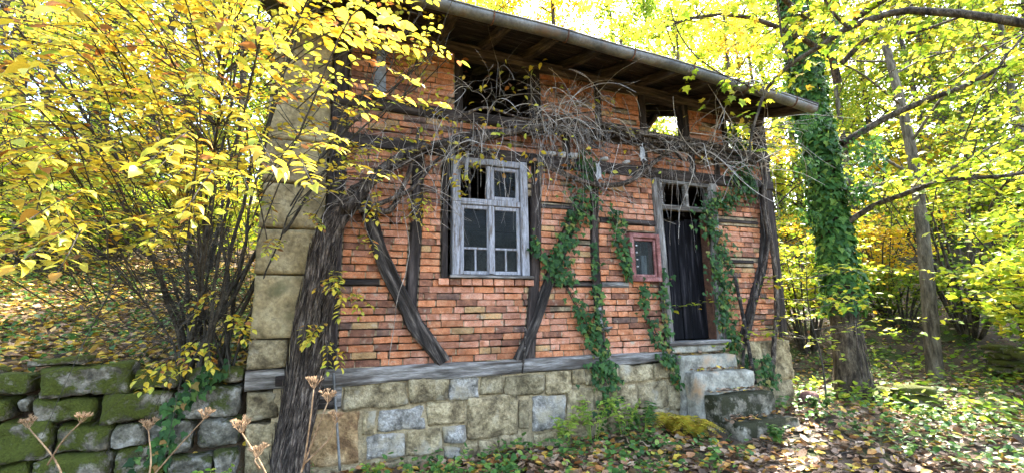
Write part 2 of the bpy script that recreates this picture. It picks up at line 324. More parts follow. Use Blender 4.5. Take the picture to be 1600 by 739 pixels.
def tube_caps(mb, P, rr, sides=6, mi=0):
    V, F = tube(P, rr, sides); n = mb.n; mb.add(V, F, mi)
    m = len(V)
    mb.F.append((np.array([list(range(sides))[::-1]])+n, mi)); mb.F.append((np.array([list(range(m-sides, m))])+n, mi))

def stone(w, d, h, seed, r=0.035, amp=0.016, step=0.05):
    """rounded rough block centred on the origin, front towards -Y"""
    nx = max(3, round(w/step)); ny = max(2, round(d/(step*2))); nz = max(3, round(h/step))
    H = np.array([w, d, h])/2; V = []; F = []; key = {}
    def vid(p):
        k = tuple(np.round(p, 4))
        if k not in key: key[k] = len(V); V.append(p)
        return key[k]
    def face(ax, s, n1, n2):
        b, c = (ax+1) % 3, (ax+2) % 3
        for i in range(n1):
            for j in range(n2):
                q = []
                for (u, v) in ((i, j), (i+1, j), (i+1, j+1), (i, j+1)):
                    p = np.zeros(3); p[ax] = s; p[b] = 2*u/n1-1; p[c] = 2*v/n2-1; q.append(vid(p))
                F.append(q if s > 0 else q[::-1])
    N = (nx, ny, nz)
    for ax in range(3):
        for s in (-1, 1):
            if ax == 1 and s == 1: continue
            face(ax, s, N[(ax+1) % 3], N[(ax+2) % 3])
    V = np.array(V)*H
    rr = min(r, H.min()*0.8); C = np.clip(V, -(H-rr), H-rr); D = V-C; L = np.linalg.norm(D, axis=1)[:, None]
    V = C+D/np.maximum(L, 1e-6)*rr
    Vn = np.array([noise.noise_vector(Vector(p)*5+Vector((seed*7.3, seed*3.1, 0))) for p in V])
    Vm = np.array([noise.noise_vector(Vector(p)*17+Vector((seed*2.3, 5, seed))) for p in V])
    # skew so that no block is a true rectangle
    sk = NR.uniform(-0.07, 0.07, 4)
    Vr = np.array([noise.noise(Vector(p)*9+Vector((seed, 1, seed*3.7))) for p in V])
    V = V+Vn*amp*1.3+Vm*amp*0.6
    V[:, 1] -= np.abs(Vr)*amp*1.2*(V[:, 1] < 0)
    V[:, 0] += V[:, 2]*sk[0]*0.6; V[:, 2] += V[:, 0]*sk[1]*0.25
    return V, np.array(F)

def timber(name, pts, w, t, parent, mat, seed=0, rough=0.006, front=-0.03, taper=1.0):
    """hewn timber along a polyline on the facade; w = seen width, t = depth; front face at y=front"""
    P = np.asarray([(p[0], 0.0, p[1]) if len(p) == 2 else p for p in pts], float)
    L = np.linalg.norm(P[-1]-P[0]); X = (P[-1]-P[0])/L; Y = np.array([0, 1.0, 0]); Y = Y-X*(Y@X); Y /= np.linalg.norm(Y); Z = np.cross(X, Y)
    O = P[0].copy()
    n = max(4, int(L/0.12)); C = catmull(P, n) if len(P) > 2 else P[0]+(P[1]-P[0])*np.linspace(0, 1, n)[:, None]
    lx = (C-O)@X; lz = (C-O)@Z; ly = (C-O)@Y
    prof = []
    c = min(0.018, w*0.18)
    a, b = w/2, t
    for (yy, zz) in ((0, -a+c), (0, a-c), (c, a), (b, a), (b, -a), (c, -a)): prof.append((yy, zz))
    mid = (0, 0)
    prof = [prof[5], prof[0], (0, -a*0.3), (0, a*0.35), prof[1], prof[2], prof[3], prof[4]]
    V = []
    for i in range(n):
        k = 1+(taper-1)*i/(n-1)
        for j, (yy, zz) in enumerate(prof):
            q = Vector((lx[i]*2.2+seed*9.1, yy*9+j, zz*9)); nz = noise.noise_vector(q)
            V.append((lx[i]+(nz[0]*rough if 0 < i < n-1 else 0), front+ly[i]+yy+nz[1]*rough*0.9, lz[i]+zz*k+nz[2]*rough*1.4))
    m = len(prof); F = []
    for i in range(n-1):
        for j in range(m):
            F.append((i*m+j, i*m+(j+1) % m, (i+1)*m+(j+1) % m, (i+1)*m+j))
    mb = MB(); mb.add(V, np.array(F)); mb.F.append((np.array([list(range(m))[::-1]]), 0)); mb.F.append((np.array([list(range((n-1)*m, n*m))]), 0))
    M = Matrix(((X[0], Y[0], Z[0], O[0]), (X[1], Y[1], Z[1], O[1]), (X[2], Y[2], Z[2], O[2]), (0, 0, 0, 1)))
    return obj(name, mb.mesh(name, mat), parent, M=M)

# leaf outlines: x along the leaf 0..1, y across, z up; triangles
def leaf_template(kind):
    if kind == 'ovate':
        xs = [0.0, 0.16, 0.42, 0.72, 1.0]; ws = [0, 0.21, 0.30, 0.20, 0]; zc = [0, 0.02, 0.03, 0.0, -0.07]
        V = [(0, 0, 0)]; F = []
        for i in (1, 2, 3): V += [(xs[i], ws[i], zc[i]+0.055), (xs[i], 0, zc[i]), (xs[i], -ws[i], zc[i]+0.055)]
        V.append((1, 0, zc[4])); t = len(V)-1
        F += [(0, 2, 1), (0, 3, 2)]
        for i in (0, 1):
            a = 1+3*i; b = a+3
            F += [(a, a+1, b+1), (a, b+1, b), (a+1, a+2, b+2), (a+1, b+2, b+1)]
        F += [(7, 8, t), (8, 9, t)]
    elif kind == 'simple':
        V = [(0, 0, 0), (0.38, 0.27, 0.06), (0.76, 0.19, 0.03), (1, 0, -0.05), (0.76, -0.19, 0.03), (0.38, -0.27, 0.06)]
        F = [(0, 3, 1), (1, 3, 2), (0, 5, 3), (5, 4, 3)]
    elif kind == 'curl':
        V = [(0, 0, 0), (0.3, 0.30, 0.14), (0.72, 0.26, 0.10), (1, 0.03, 0.10), (0.7, -0.27, 0.16), (0.32, -0.30, 0.10), (0.5, 0, -0.02)]
        F = [(0, 6, 1), (1, 6, 2), (2, 6, 3), (3, 6, 4), (4, 6, 5), (5, 6, 0)]
    elif kind == 'ivy':
        V = [(0.0, 0, 0), (-0.10, 0.26, -0.02), (0.22, 0.50, -0.05), (0.42, 0.24, 0.01), (1.0, 0, -0.08), (0.42, -0.24, 0.01), (0.22, -0.50, -0.05), (-0.10, -0.26, -0.02), (0.34, 0, 0.03)]
        F = [(0, 8, 1)]+[(i, 8, i+1) for i in range(1, 7)]+[(7, 8, 0)]
        F = [f[::-1] for f in F]
    elif kind == 'maple':
        V = [(0, 0, 0), (-0.03, 0.22, 0.0), (0.12, 0.50, -0.05), (0.27, 0.33, 0.02), (0.55, 0.52, -0.06), (0.58, 0.20, 0.02), (1.0, 0, -0.1),
             (0.58, -0.20, 0.02), (0.55, -0.52, -0.06), (0.27, -0.33, 0.02), (0.12, -0.50, -0.05), (-0.03, -0.22, 0.0), (0.32, 0, 0.04)]
        F = [(i, i+1, 12) for i in range(0, 11)]+[(11, 0, 12)]
        F = [f[::-1] for f in F]
    return np.array(V, float), np.array(F)
LT = {k: leaf_template(k) for k in ('ovate', 'simple', 'curl', 'ivy', 'maple')}

def norm(v): return v/(np.linalg.norm(v, axis=-1, keepdims=True)+1e-9)
def leaf_frames(D, N):
    X = norm(D); Z = N-X*np.sum(N*X, -1, keepdims=True); Z = norm(Z); Y = np.cross(Z, X); return X, Y, Z
def leaves(mb, kind, P, D, N, S, wid=1.0):
    P = np.asarray(P, float)
    if len(P) == 0: return
    T, F = LT[kind]; X, Y, Z = leaf_frames(np.asarray(D, float), np.asarray(N, float)); S = np.broadcast_to(np.asarray(S, float), (len(P),))
    W = S*wid
    V = P[:, None]+S[:, None, None]*T[None, :, 0:1]*X[:, None]+W[:, None, None]*T[None, :, 1:2]*Y[:, None]+S[:, None, None]*T[None, :, 2:3]*Z[:, None]*NR.uniform(0.4, 1.8, (len(P), 1, 1))
    FF = F[None]+np.arange(len(P))[:, None, None]*len(T)
    mb.add(V.reshape(-1, 3), FF.reshape(-1, F.shape[1]))
def rnd_unit(n):
    return norm(NR.normal(size=(n, 3)))

# ================================================================== terrain
def sst(a, b, x): t = np.clip((x-a)/(b-a), 0, 1); return t*t*(3-2*t)
def terrain(x, y):
    x = np.asarray(x, float); y = np.asarray(y, float)
    bump = 0.035*np.sin(1.3*x+0.7*y)+0.03*np.sin(2.9*y-1.7*x+1)+0.02*np.sin(5.1*x+3.3*y)
    base = 0.13+bump*0.8+0.05*sst(-1.0, -0.2, y)*sst(2.2, 4, x)+0.15*np.exp(-((x-4.6)/1.6)**2-((y+0.5)/0.9)**2)
    # hillside to the right and behind
    q = 0.72*(x-9.5)+0.70*(y-1.2); right = 0.24*np.maximum(q, 0)*sst(0, 4, np.maximum(q, 0)+0.6)
    right = right + 0.08*np.maximum(x-8, 0)*sst(0.0, 3.0, y)
    right = np.where(right > 9, 9+(right-9)*0.5, right)
    # bank above the retaining wall on the left
    k = sst(-0.02, 0.16, y)*sst(-0.62, -0.80, x)
    bank = 1.0+0.10*np.maximum(y, 0)+0.16*np.maximum(y-0.4, 0)+0.05*np.maximum(-x-1.2, 0)+bump
    # behind the house the two slopes meet
    kb = sst(4.6, 6.5, y)*(1-sst(3.0, 9.0, x))
    k = np.maximum(k, kb)
    h = (base+right)*(1-k)+np.maximum(bank, base+right)*k
    inside = (x > -0.62) & (x < 5.9) & (y > 0.02) & (y < 4.7)
    return np.where(inside, np.minimum(h, 0.75), h)
def axis(lo, hi, fine_lo, fine_hi, st, growth=1.16):
    a = list(np.arange(fine_lo, fine_hi, st)); s = st; v = a[-1]
    while v < hi: s *= growth; v += s; a.append(v)
    s = st; v = a[0]; pre = []
    while v > lo: s *= growth; v -= s; pre.append(v)
    return np.array(pre[::-1]+a)
gx = axis(-160, 200, -3.2, 10, 0.11); gy = axis(-120, 220, -4.2, 4, 0.08)
GX, GY = np.meshgrid(gx, gy); GZ = terrain(GX, GY)
nx_, ny_ = len(gx), len(gy)
ii = np.arange(ny_-1)[:, None]*nx_+np.arange(nx_-1)
mb = MB(); mb.add(np.stack([GX, GY, GZ], -1).reshape(-1, 3), np.stack([ii, ii+1, ii+nx_+1, ii+nx_], -1).reshape(-1, 4))
ground = mb.build('ground', 'soil', smooth=True, kind='structure')

# ================================================================== the house
ZG = np.poly1d(np.polyfit([-1, 0.5, 2, 3.8, 5.85], [4.56, 4.55, 4.50, 4.39, 4.22], 2))      # gutter line, sagging to the right
ZP = np.poly1d(np.polyfit([-0.8, 1.38, 2.79, 5.29, 6.0], [4.71, 4.68, 4.62, 4.48, 4.43], 2))  # underside of the wall plate
house = thing('abandoned_house', 'abandoned timber framed brick house with stone base and sagging eaves', 'house', (2.6, 2.3, 0.1))
COURSE = 0.0735
# obstacles for the brickwork in facade x, z: (x0, x1, z0, z1)
obst = [(1.09, 2.07, 1.97, 3.40), (3.88, 4.95, 1.0, 3.36), (3.40, 3.87, 1.96, 2.59),
        (1.24, 2.13, 3.95, 4.9), (3.86, 4.50, 3.95, 4.9), (5.31, 5.94, 3.95, 4.9)]
def timber_span(z, pts, w):
    for (x0, z0), (x1, z1) in zip(pts[:-1], pts[1:]):
        lo, hi = min(z0, z1), max(z0, z1)
        if lo <= z <= hi and hi > lo:
            xc = x0+(x1-x0)*(z-z0)/(z1-z0); return (xc-w/2, xc+w/2)
T_POST = [  # (points, width, material)
    ([(-0.10, 1.09), (-0.10, 4.70)], 0.17, 'wood_dark'),
    ([(0.74, 3.40), (0.72, 2.4), (0.68, 1.50)], 0.125, 'wood_dark'),
    ([(1.045, 3.40), (1.04, 1.99)], 0.075, 'wood_dark'),
    ([(2.18, 3.40), (2.13, 2.26), (2.02, 1.09)], 0.125, 'wood_dark'),
    ([(2.99, 3.40), (2.935, 2.28), (2.97, 1.09)], 0.105, 'wood_dark'),
    ([(6.02, 4.42), (6.0, 2.18), (5.97, 1.20)], 0.15, 'wood_dark'),
    ([(2.19, 4.64), (2.21, 3.95)], 0.12, 'wood_dark'), ([(3.10, 4.60), (3.10, 3.95)], 0.085, 'wood_dark'),
    ([(3.81, 4.56), (3.81, 3.95)], 0.105, 'wood_dark'), ([(4.55, 4.53), (4.55, 3.95)], 0.105, 'wood_dark'),
    ([(5.27, 4.48), (5.27, 3.95)], 0.085, 'wood_dark'), ([(1.20, 4.68), (1.20, 3.95)], 0.10, 'wood_dark'),
    ([(3.79, 3.82), (3.79, 3.52)], 0.09, 'wood_dark'), ([(4.60, 3.82), (4.60, 3.52)], 0.10, 'wood_dark'),
    ([(5.05, 3.82), (5.05, 3.52)], 0.09, 'wood_dark'), ([(2.60, 3.82), (2.60, 3.52)], 0.09, 'wood_dark')]
T_BEAM = [  # (x0, x1, z0, z1, mat)
    (-0.18, 6.09, 3.37, 3.52, 'wood_dark'), (-0.18, 6.09, 3.82, 3.95, 'wood_dark'),
    (-0.02, 0.36, 1.905, 1.965, 'wood_dark'), (2.19, 2.94, 2.845, 2.90, 'wood_dark'), (3.04, 3.88, 2.715, 2.775, 'wood_dark'),
    (2.30, 2.90, 1.905, 1.96, 'wood_dark'), (3.01, 3.40, 1.90, 1.965, 'wood_grey'), (4.96, 5.72, 2.83, 2.875, 'wood_dark'), (4.96, 5.55, 2.25, 2.30, 'wood_dark')]
# free stretches of every course
rows, mrows = [], []
z = 1.092
while z < 4.75:
    zm = z+COURSE/2; bl = []
    for a in obst:
        if a[2]-0.01 < zm < a[3]+0.01: bl.append((a[0], a[1]))
    for pts, w, _ in T_POST:
        s = timber_span(zm, pts, w)
        if s: bl.append(s)
    if not any(b[2]-0.02 < zm < b[3]+0.02 and b[1]-b[0] > 5 for b in T_BEAM):
        def stretches(bl):
            x = -0.03; bl = sorted(bl); free = []
            for b in bl+[(5.96, 9)]:
                if b[0] > x+0.03: free.append((x, b[0]))
                x = max(x, b[1])
            return [f for f in free if z+COURSE*0.8 <= ZP((f[0]+f[1])/2) and not ((f[0]+f[1])/2 > 4.9 and z < 1.15)]
        mrows += [(z, *f) for f in stretches(bl)]
        for b in T_BEAM:
            if b[2]-0.025 < zm < b[3]+0.025: bl.append((b[0], b[1]))
        rows += [(z, *f) for f in stretches(bl)]
    z += COURSE
# mortar behind the bricks: every course its own strip, a little behind the brick faces
mb = MB()
for (z, a, b) in mrows:
    V, F = box(a-0.03, b+0.03, 0.005, 0.12, z-0.012, z+COURSE+0.012); mb.add(V, F)
wall = mb.build('brick_wall', 'mortar', house)
def unit_brick(seed):
    rr = np.random.default_rng(seed); V, Q, T = cbox(-0.5, 0.5, -0.5, 0.5, -0.5, 0.5, c=0.045)
    V = V.copy(); V[:, 0] = np.sign(V[:, 0])*np.where(np.abs(V[:, 0]) > 0.47, 0.5, 0.486)
    V += rr.normal(0, 1, V.shape)*np.array([0.009, 0.02, 0.03]); return V, Q, T
UB = [unit_brick(i) for i in range(10)]
UBM = []
for V, Q, T in UB:
    m_ = MB(); m_.V.append(V); m_.F += [(Q, 0), (T, 0)]; m_.n = len(V); UBM.append(m_.mesh('brick', 'orange'))
bricks = []
def brick_kind(x, z):
    if z > 3.95: w = (6, 2, 1.5, 0.6, 0.2)
    elif x < 1.0 and z < 1.95: w = (2.6, 2, 4.2, 0.6, 0.8)
    elif x < 1.1: w = (5, 1.8, 2.2, 1.4, 0.3)
    elif x < 2.1: w = (3, 3.6, 2.8, 1.0, 0.4)
    elif z > 2.9: w = (4.5, 3, 3, 0.6, 0.3)
    elif x > 4.9: w = (6, 2.5, 1.0, 1.4, 0.3)
    else: w = (4.5, 4.4, 1.3, 0.4, 0.25)
    return R.choices(range(5), w)[0]
for (z, a, b) in rows:
    x = a+0.006; first = R.random()
    while x < b-0.03:
        L = R.choice([0.245, 0.25, 0.255, 0.235, 0.22, 0.26]) if R.random() > 0.26 else R.uniform(0.11, 0.16)
        if x == a+0.006: L *= 0.45+0.55*first
        L = min(L, b-0.006-x)
        if b-x-L < 0.05: L = b-0.006-x
        k = brick_kind(x+L/2, z)
        proud = R.uniform(-0.006, 0.004)-(0.018 if R.random() < 0.03 else 0)
        if R.random() < 0.985:
            bricks.append((x+L/2, proud, z+COURSE/2+R.uniform(-0.003, 0.003), L-0.013, 0.0645+R.uniform(-0.004, 0.003), k, R.randrange(10), R.uniform(-0.016, 0.016)))
        x += L
# header course under the window
for i in range(9):
    bricks.append((1.05+0.125*i-0.02, -0.045+R.uniform(-0.01, 0.01), 1.945+R.uniform(-0.003, 0.003), 0.112, 0.068, R.choice([0, 1, 1, 2, 1]), R.randrange(10), R.uniform(-0.02, 0.02)))
def seen(b):
    px, py, d = proj([(b[0], 0, b[2])]); hid = (px[0] < 560 and py[0] < 400) or (py[0] < 250 and px[0] < 850)
    return (b[3]*b[4])/d[0]**2*(0.05 if hid else 1)
bricks.sort(key=seen, reverse=True)
rest = MB()
for i, (x, y, z, L, H, k, v, rot) in enumerate(bricks):
    dep = 0.11
    Mx = Matrix.Translation((x, y+dep/2-0.004, z)) @ Matrix.Rotation(rot, 4, 'Y') @ Matrix.Diagonal((L, dep, H, 1))
    if i < 300:
        o = obj('brick', UBM[v], wall, M=Mx)
        o.material_slots[0].link = 'OBJECT'; o.material_slots[0].material = MT[BK[k]]
    else:
        V, Q, T = UB[v]; A = np.array(Mx); VV = V@A[:3, :3].T+A[:3, 3]; n = rest.n
        rest.V.append(VV); rest.F += [(Q+n, k), (T+n, k)]; rest.n += len(VV)
rest.build('bricks', BK, wall, kind='stuff')
# timber frame
for i, (pts, w, m_) in enumerate(T_POST):
    timber('post', pts, w, 0.14, house, m_, i)
for i, (x0, x1, z0, z1, m_) in enumerate(T_BEAM):
    timber('beam' if x1-x0 > 5 else 'noggin', [(x0, (z0+z1)/2), (x1, (z0+z1)/2)], z1-z0, 0.16, house, m_, 20+i, front=-0.05 if x1-x0 > 5 else -0.022, rough=0.008)
timber('brace', [(0.10, 2.95), (0.24, 2.62), (0.33, 2.30), (0.44, 2.06), (0.66, 1.66), (0.74, 1.46), (1.03, 1.10)], 0.15, 0.12, house, 'wood_brace', 41, front=-0.075, rough=0.028)
timber('brace', [(2.72, 2.95), (2.64, 2.76), (2.45, 2.34), (2.22, 1.80), (2.08, 1.44), (1.88, 1.08)], 0.12, 0.12, house, 'wood_brace', 42, front=-0.07, rough=0.02)
timber('brace', [(5.88, 3.40), (5.86, 3.0), (5.72, 2.3), (5.50, 1.85), (5.21, 1.24)], 0.12, 0.12, house, 'wood_brace', 43, front=-0.07, rough=0.018)
timber('sill_beam', [(-0.30, 1.01), (1.8, 1.022), (3.05, 1.02)], 0.155, 0.22, house, 'wood_grey', 50, front=-0.07, rough=0.011)
timber('sill_beam', [(3.06, 1.03), (4.0, 1.04)], 0.125, 0.2, house, 'wood_grey', 51, front=-0.05, rough=0.014)
timber('tie_beam_end', [(-0.78, 1.03), (-0.46, 1.03)], 0.19, 0.25, house, 'wood_grey', 52, front=-0.07, rough=0.014)
timber('iron_strap', [(-0.53, 1.02), (-0.24, 1.03)], 0.085, 0.03, house, 'wood_dark', 53, front=-0.105, rough=0.006)
timber('padding_board', [(-0.42, 0.83), (-0.02, 0.83)], 0.2, 0.1, house, 'wood_brace', 54, front=-0.06, rough=0.012)
timber('padding_board', [(-0.015, 0.83), (0.045, 0.83)], 0.21, 0.1, house, 'wood_grey', 55, front=-0.05)
# wall plate, sagging with the eaves
xs = np.linspace(-0.75, 6.05, 9)
timber('wall_plate', [(x, float(ZP(x))+0.065) for x in xs], 0.13, 0.18, house, 'wood_rafter', 60, front=-0.06)
# roof: rafters, boards, tiles
SLOPE, EAVE = 0.315, -0.93
def roof_z(x, y):       # underside of the rafters
    zb = ZP(x)+0.13
    return zb+SLOPE*y if y < 0 else zb+0.45*y if y <= 2.3 else zb+0.45*(4.6-y)
for i in range(13):
    x = -0.72+0.555*i
    timber('rafter', [(x, EAVE+0.03, roof_z(x, EAVE+0.03)+0.044), (x, 0.0, roof_z(x, 0)+0.044), (x, 2.3, roof_z(x, 2.3)+0.044)], 0.085, 0.11, house, 'wood_rafter', 70+i, front=-0.055)
    timber('rafter', [(x, 2.34, roof_z(x, 2.3)+0.044), (x, 4.9, roof_z(x, 4.9)+0.044)], 0.10, 0.11, house, 'wood_dark', 90+i, front=-0.055)
ys = [EAVE]
while ys[-1] < 5.0: ys.append(ys[-1]+R.uniform(0.15, 0.24))
for a, b in zip(ys[:-1], ys[1:]):
    g = R.uniform(0.004, 0.02); mb = MB(); n = 15; X = np.linspace(-1.0, 6.06+R.uniform(-0.06, -0.01), n); V = []
    for x in X:
        for (y, dz) in ((a, 0), (b-g, 0), (b-g, 0.022), (a, 0.022)): V.append((x, y, roof_z(x, min(max(y, EAVE), 5.0))+0.088+dz+0.004*math.sin(x*3+a*9)))
    F = [(i*4+j, i*4+(j+1) % 4, i*4+4+(j+1) % 4, i*4+4+j) for i in range(n-1) for j in range(4)]
    mb.add(V, F); mb.F.append((np.array([[3, 2, 1, 0]]), 0)); mb.F.append((np.array([[4*n-4, 4*n-3, 4*n-2, 4*n-1]]), 0))
    mb.build('roof_board', 'wood_dark', house)
mb = MB(); ny2 = 26; nx2 = 180; V = []
for j in range(ny2):
    y = EAVE+0.08+(4.92-EAVE)*j/(ny2-1)
    for i in range(nx2):
        x = -1.05+7.15*i/(nx2-1); V.append((x, y, roof_z(x, min(max(y, EAVE), 5.0))+0.118+0.012*math.sin(i*1.25)))
ii = np.arange(ny2-1)[:, None]*nx2+np.arange(nx2-1)
mb.add(V, np.stack([ii, ii+1, ii+nx2+1, ii+nx2], -1).reshape(-1, 4)); mb.build('roof_covering', 'tile', house, smooth=True)
# fascia strip and gutter
X = np.linspace(-1.0, 5.84, 40); mb = MB(); prof = []
for a in np.linspace(rad(185), rad(-5), 9): prof.append((0.072*math.cos(a), -0.072*abs(math.sin(a)) if True else 0))
prof = [(0.072*math.cos(a), 0.072*math.sin(a)) for a in np.linspace(rad(170), rad(375), 12)]
prof += [(0.066*math.cos(a), 0.066*math.sin(a)) for a in np.linspace(rad(375), rad(170), 12)]
V = []
for x in X:
    zc = float(ZG(x))+0.03+0.006*math.sin(x*4)
    for (dy, dz) in prof: V.append((x, -0.965+dy, zc+dz))
m_ = len(prof); F = [(i*m_+j, i*m_+(j+1) % m_, (i+1)*m_+(j+1) % m_, (i+1)*m_+j) for i in range(len(X)-1) for j in range(m_)]
mb.add(V, F)
# rolled bead on the outer lip
V2, F2 = tube(np.array([(x, -0.965-0.072, float(ZG(x))+0.03+0.012+0.006*math.sin(x*4)) for x in X]), 0.010, 6); mb.add(V2, F2)
gut = mb.build('gutter', 'zinc', house, smooth=True)
for x in np.arange(-0.35, 5.8, 0.83):
    mb = MB(); zc = float(ZG(x))+0.03+0.006*math.sin(x*4)
    P = [(x, -0.965+0.078*math.cos(a), zc+0.078*math.sin(a)) for a in np.linspace(rad(165), rad(385), 12)]+[(x, -0.80, zc+0.10)]
    V, F = tube(np.array(P), 0.009, 5); mb.add(V, F); mb.build('gutter_bracket', 'rust', gut)
timber('gable_rafter', [(6.02, EAVE+0.03, roof_z(6.0, EAVE)+0.05), (6.02, 0.0, roof_z(6.0, 0)+0.05), (6.02, 2.3, roof_z(6.0, 2.3)+0.05)], 0.07, 0.10, house, 'wood_rafter', 120, front=-0.05)
# hanging stub of square downpipe at the left
mb = MB(); V = []
for (zz, s, dx) in ((4.62, 0.045, 0.0), (4.28, 0.055, -0.01), (3.90, 0.085, -0.02)):
    for (ax, ay) in ((-1, -1), (1, -1), (1, 1), (-1, 1)): V.append((0.30+dx+ax*s*0.8, -0.22+ay*s, zz))
mb.add(V, [(i*4+j, i*4+(j+1) % 4, i*4+4+(j+1) % 4, i*4+4+j) for i in range(2) for j in range(4)]); mb.build('downpipe_stub', 'zinc', house)
# inner walls, floor and loft so that the openings look into a dark room
mb = MB()
for a in ((-0.60, 5.88, 4.45, 4.65, 0.2, 4.45), (-0.70, -0.50, 0.16, 4.45, 0.2, 4.6), (5.86, 6.02, 0.13, 4.45, 0.2, 3.9)): V, F = box(*a); mb.add(V, F)
mb.build('rear_and_side_walls', 'plaster', house)
mb = MB(); mb.add(*box(-0.5, 5.86, 0.13, 4.45, 1.02, 1.10)); mb.build('floor', 'wood_dark', house)
mb = MB(); mb.add(*box(-0.5, 5.86, 0.13, 4.45, 3.40, 3.48)); mb.build('ceiling', 'wood_dark', house)
# two leaning struts inside the loft, seen through the gap
timber('loft_strut', [(4.3, 1.2, 3.5), (4.9, 2.2, 5.2)], 0.09, 0.09, house, 'wood_brace', 130)
timber('loft_strut', [(5.6, 1.5, 3.6), (4.7, 1.6, 4.9)], 0.09, 0.09, house, 'wood_dark', 131)

# stone base under the brick wall
F_ST = [(0.05, 0.68, 0.69, 0.95), (0.68, 1.09, 0.72, 0.95), (1.09, 1.43, 0.72, 0.94), (1.43, 1.71, 0.74, 0.95), (1.71, 2.19, 0.7, 0.93), (2.19, 2.53, 0.69, 0.95), (2.53, 2.71, 0.76, 0.95), (2.71, 3.16, 0.75, 0.94), (3.17, 3.67, 0.76, 0.96), (3.67, 3.88, 0.75, 0.96), (3.88, 4.1, 0.71, 0.96), (0.24, 0.38, 0.47, 0.69), (0.385, 0.86, 0.46, 0.69), (0.86, 1.29, 0.48, 0.71), (1.29, 1.86, 0.30, 0.73), (1.86, 2.0, 0.34, 0.68), (2.02, 2.44, 0.32, 0.69), (2.45, 2.83, 0.35, 0.74), (2.85, 3.41, 0.45, 0.75), (3.41, 3.85, 0.43, 0.74), (3.85, 4.09, 0.38, 0.69), (0.28, 0.66, 0.22, 0.455), (0.66, 1.03, 0.21, 0.46), (1.03, 1.28, 0.28, 0.47), (1.04, 1.23, 0.12, 0.275), (1.24, 1.42, 0.12, 0.285), (1.42, 1.62, 0.11, 0.3), (1.62, 1.93, 0.19, 0.32), (1.61, 2.02, 0.05, 0.18), (0.41, 1.03, -0.07, 0.205), (-0.29, 0.23, 0.21, 0.70), (-0.77, -0.50, 0.67, 0.93), (-0.75, -0.49, 0.19, 0.66), (-0.48, -0.30, 0.16, 0.66), (-0.27, 0.23, 0.0, 0.20),
        (2.03, 2.45, 0.08, 0.31), (2.46, 2.95, 0.08, 0.34), (2.96, 3.5, 0.1, 0.44), (3.51, 4.05, 0.1, 0.42), (-0.78, -0.30, -0.05, 0.18),
        (4.95, 5.35, 0.2, 0.66), (5.36, 6.0, 0.2, 0.62), (4.95, 5.5, 0.67, 1.17), (5.51, 6.03, 0.63, 1.17)]
blue = {2, 12, 16, 21, 23, 24}
mb = MB(); mb.add(*box(-0.55, 4.1, -0.022, 0.45, -0.3, 0.94)); mb.add(*box(4.1, 6.0, -0.018, 0.45, -0.3, 1.16)); base = mb.build('stone_base', 'fmortar', house)
for i, (x0, x1, z0, z1) in enumerate(F_ST):
    w, h = x1-x0-0.012, z1-z0-0.012
    V, F = stone(w, 0.26, h, i, r=0.018, amp=0.021, step=0.035)
    V = V+np.array([(x0+x1)/2, 0.085+R.uniform(-0.012, 0.012), (z0+z1)/2])
    mb = MB(); mb.add(V, F); mb.build('foundation_stone', 'stone_blue' if i in blue else 'stone_tan' if i == 30 else 'stone', base, smooth=True)
# corner pillar of big squared stones
P_ST = [(-0.78, -0.45, 1.125, 1.39), (-0.77, -0.19, 1.40, 1.99), (-0.78, -0.2, 2.00, 2.44), (-0.77, -0.19, 2.45, 2.9), (-0.78, -0.2, 2.91, 3.35), (-0.77, -0.19, 3.36, 3.8), (-0.78, -0.2, 3.81, 4.25), (-0.77, -0.2, 4.26, 4.66), (-0.44, -0.2, 1.125, 1.39)]
for i, (x0, x1, z0, z1) in enumerate(P_ST):
    V, F = stone(x1-x0-0.004, 0.5, z1-z0-0.004, 60+i, r=0.009, amp=0.006)
    mb = MB(); mb.add(V+np.array([(x0+x1)/2, 0.19+R.uniform(-0.006, 0.006), (z0+z1)/2]), F); mb.build('corner_stone', 'stone' if i == 0 else 'pillar', house, smooth=True)

# ---- window
win = MB()
YF = -0.045
for a in ((1.125, 1.215, YF, 0.10, 2.02, 3.40), (1.945, 2.04, YF, 0.10, 2.02, 3.40), (1.216, 1.944, YF+0.004, 0.09, 3.31, 3.42), (1.216, 1.944, YF+0.012, 0.08, 2.825, 2.895)): addc(win, *a, c=0.008)
wo = win.build('window', 'win_paint', house)
mb = MB(); addc(mb, 1.09, 2.075, -0.085, 0.05, 1.988, 2.018, c=0.005); mb.build('window_sill', 'wood_grey', wo)
def sash(x0, x1, z0, z1, bars, y=-0.012, rz=0.0, hinge=None, panes=True):
    mb = MB(); t = 0.042
    for a in ((x0, x0+t, z0, z1), (x1-t, x1, z0, z1), (x0+t+0.001, x1-t-0.001, z0, z0+t), (x0+t+0.001, x1-t-0.001, z1-t, z1)): addc(mb, a[0], a[1], y, y+0.04, a[2], a[3], c=0.005)
    for a in bars: addc(mb, a[0], a[1], y+0.006, y+0.034, a[2], a[3], c=0.004)
    return mb.build('sash', 'win_paint', wo)
def pane(x0, x1, z0, z1, y=0.008):
    mb = MB(); mb.add(*box(x0, x1, y, y+0.003, z0, z1)); return mb.build('pane', 'glass', wo)
for (x0, x1) in ((1.22, 1.575), (1.585, 1.94)):
    xm = (x0+x1)/2
    sash(x0, x1, 2.03, 2.82, [(x0+0.043, x1-0.043, 2.315, 2.34), (xm-0.011, xm+0.011, 2.075, 2.314)])
    pane(x0+0.03, x1-0.03, 2.345, 2.79); pane(x0+0.03, xm-0.005, 2.06, 2.31); pane(xm+0.005, x1-0.03, 2.06, 2.31)
sash(1.585, 1.94, 2.90, 3.30, []); pane(1.615, 1.91, 2.93, 3.27)
mb = MB(); addc(mb, 1.548, 1.612, YF+0.006, -0.012, 2.04, 2.82, c=0.006); mb.build('mullion', 'win_paint', wo)
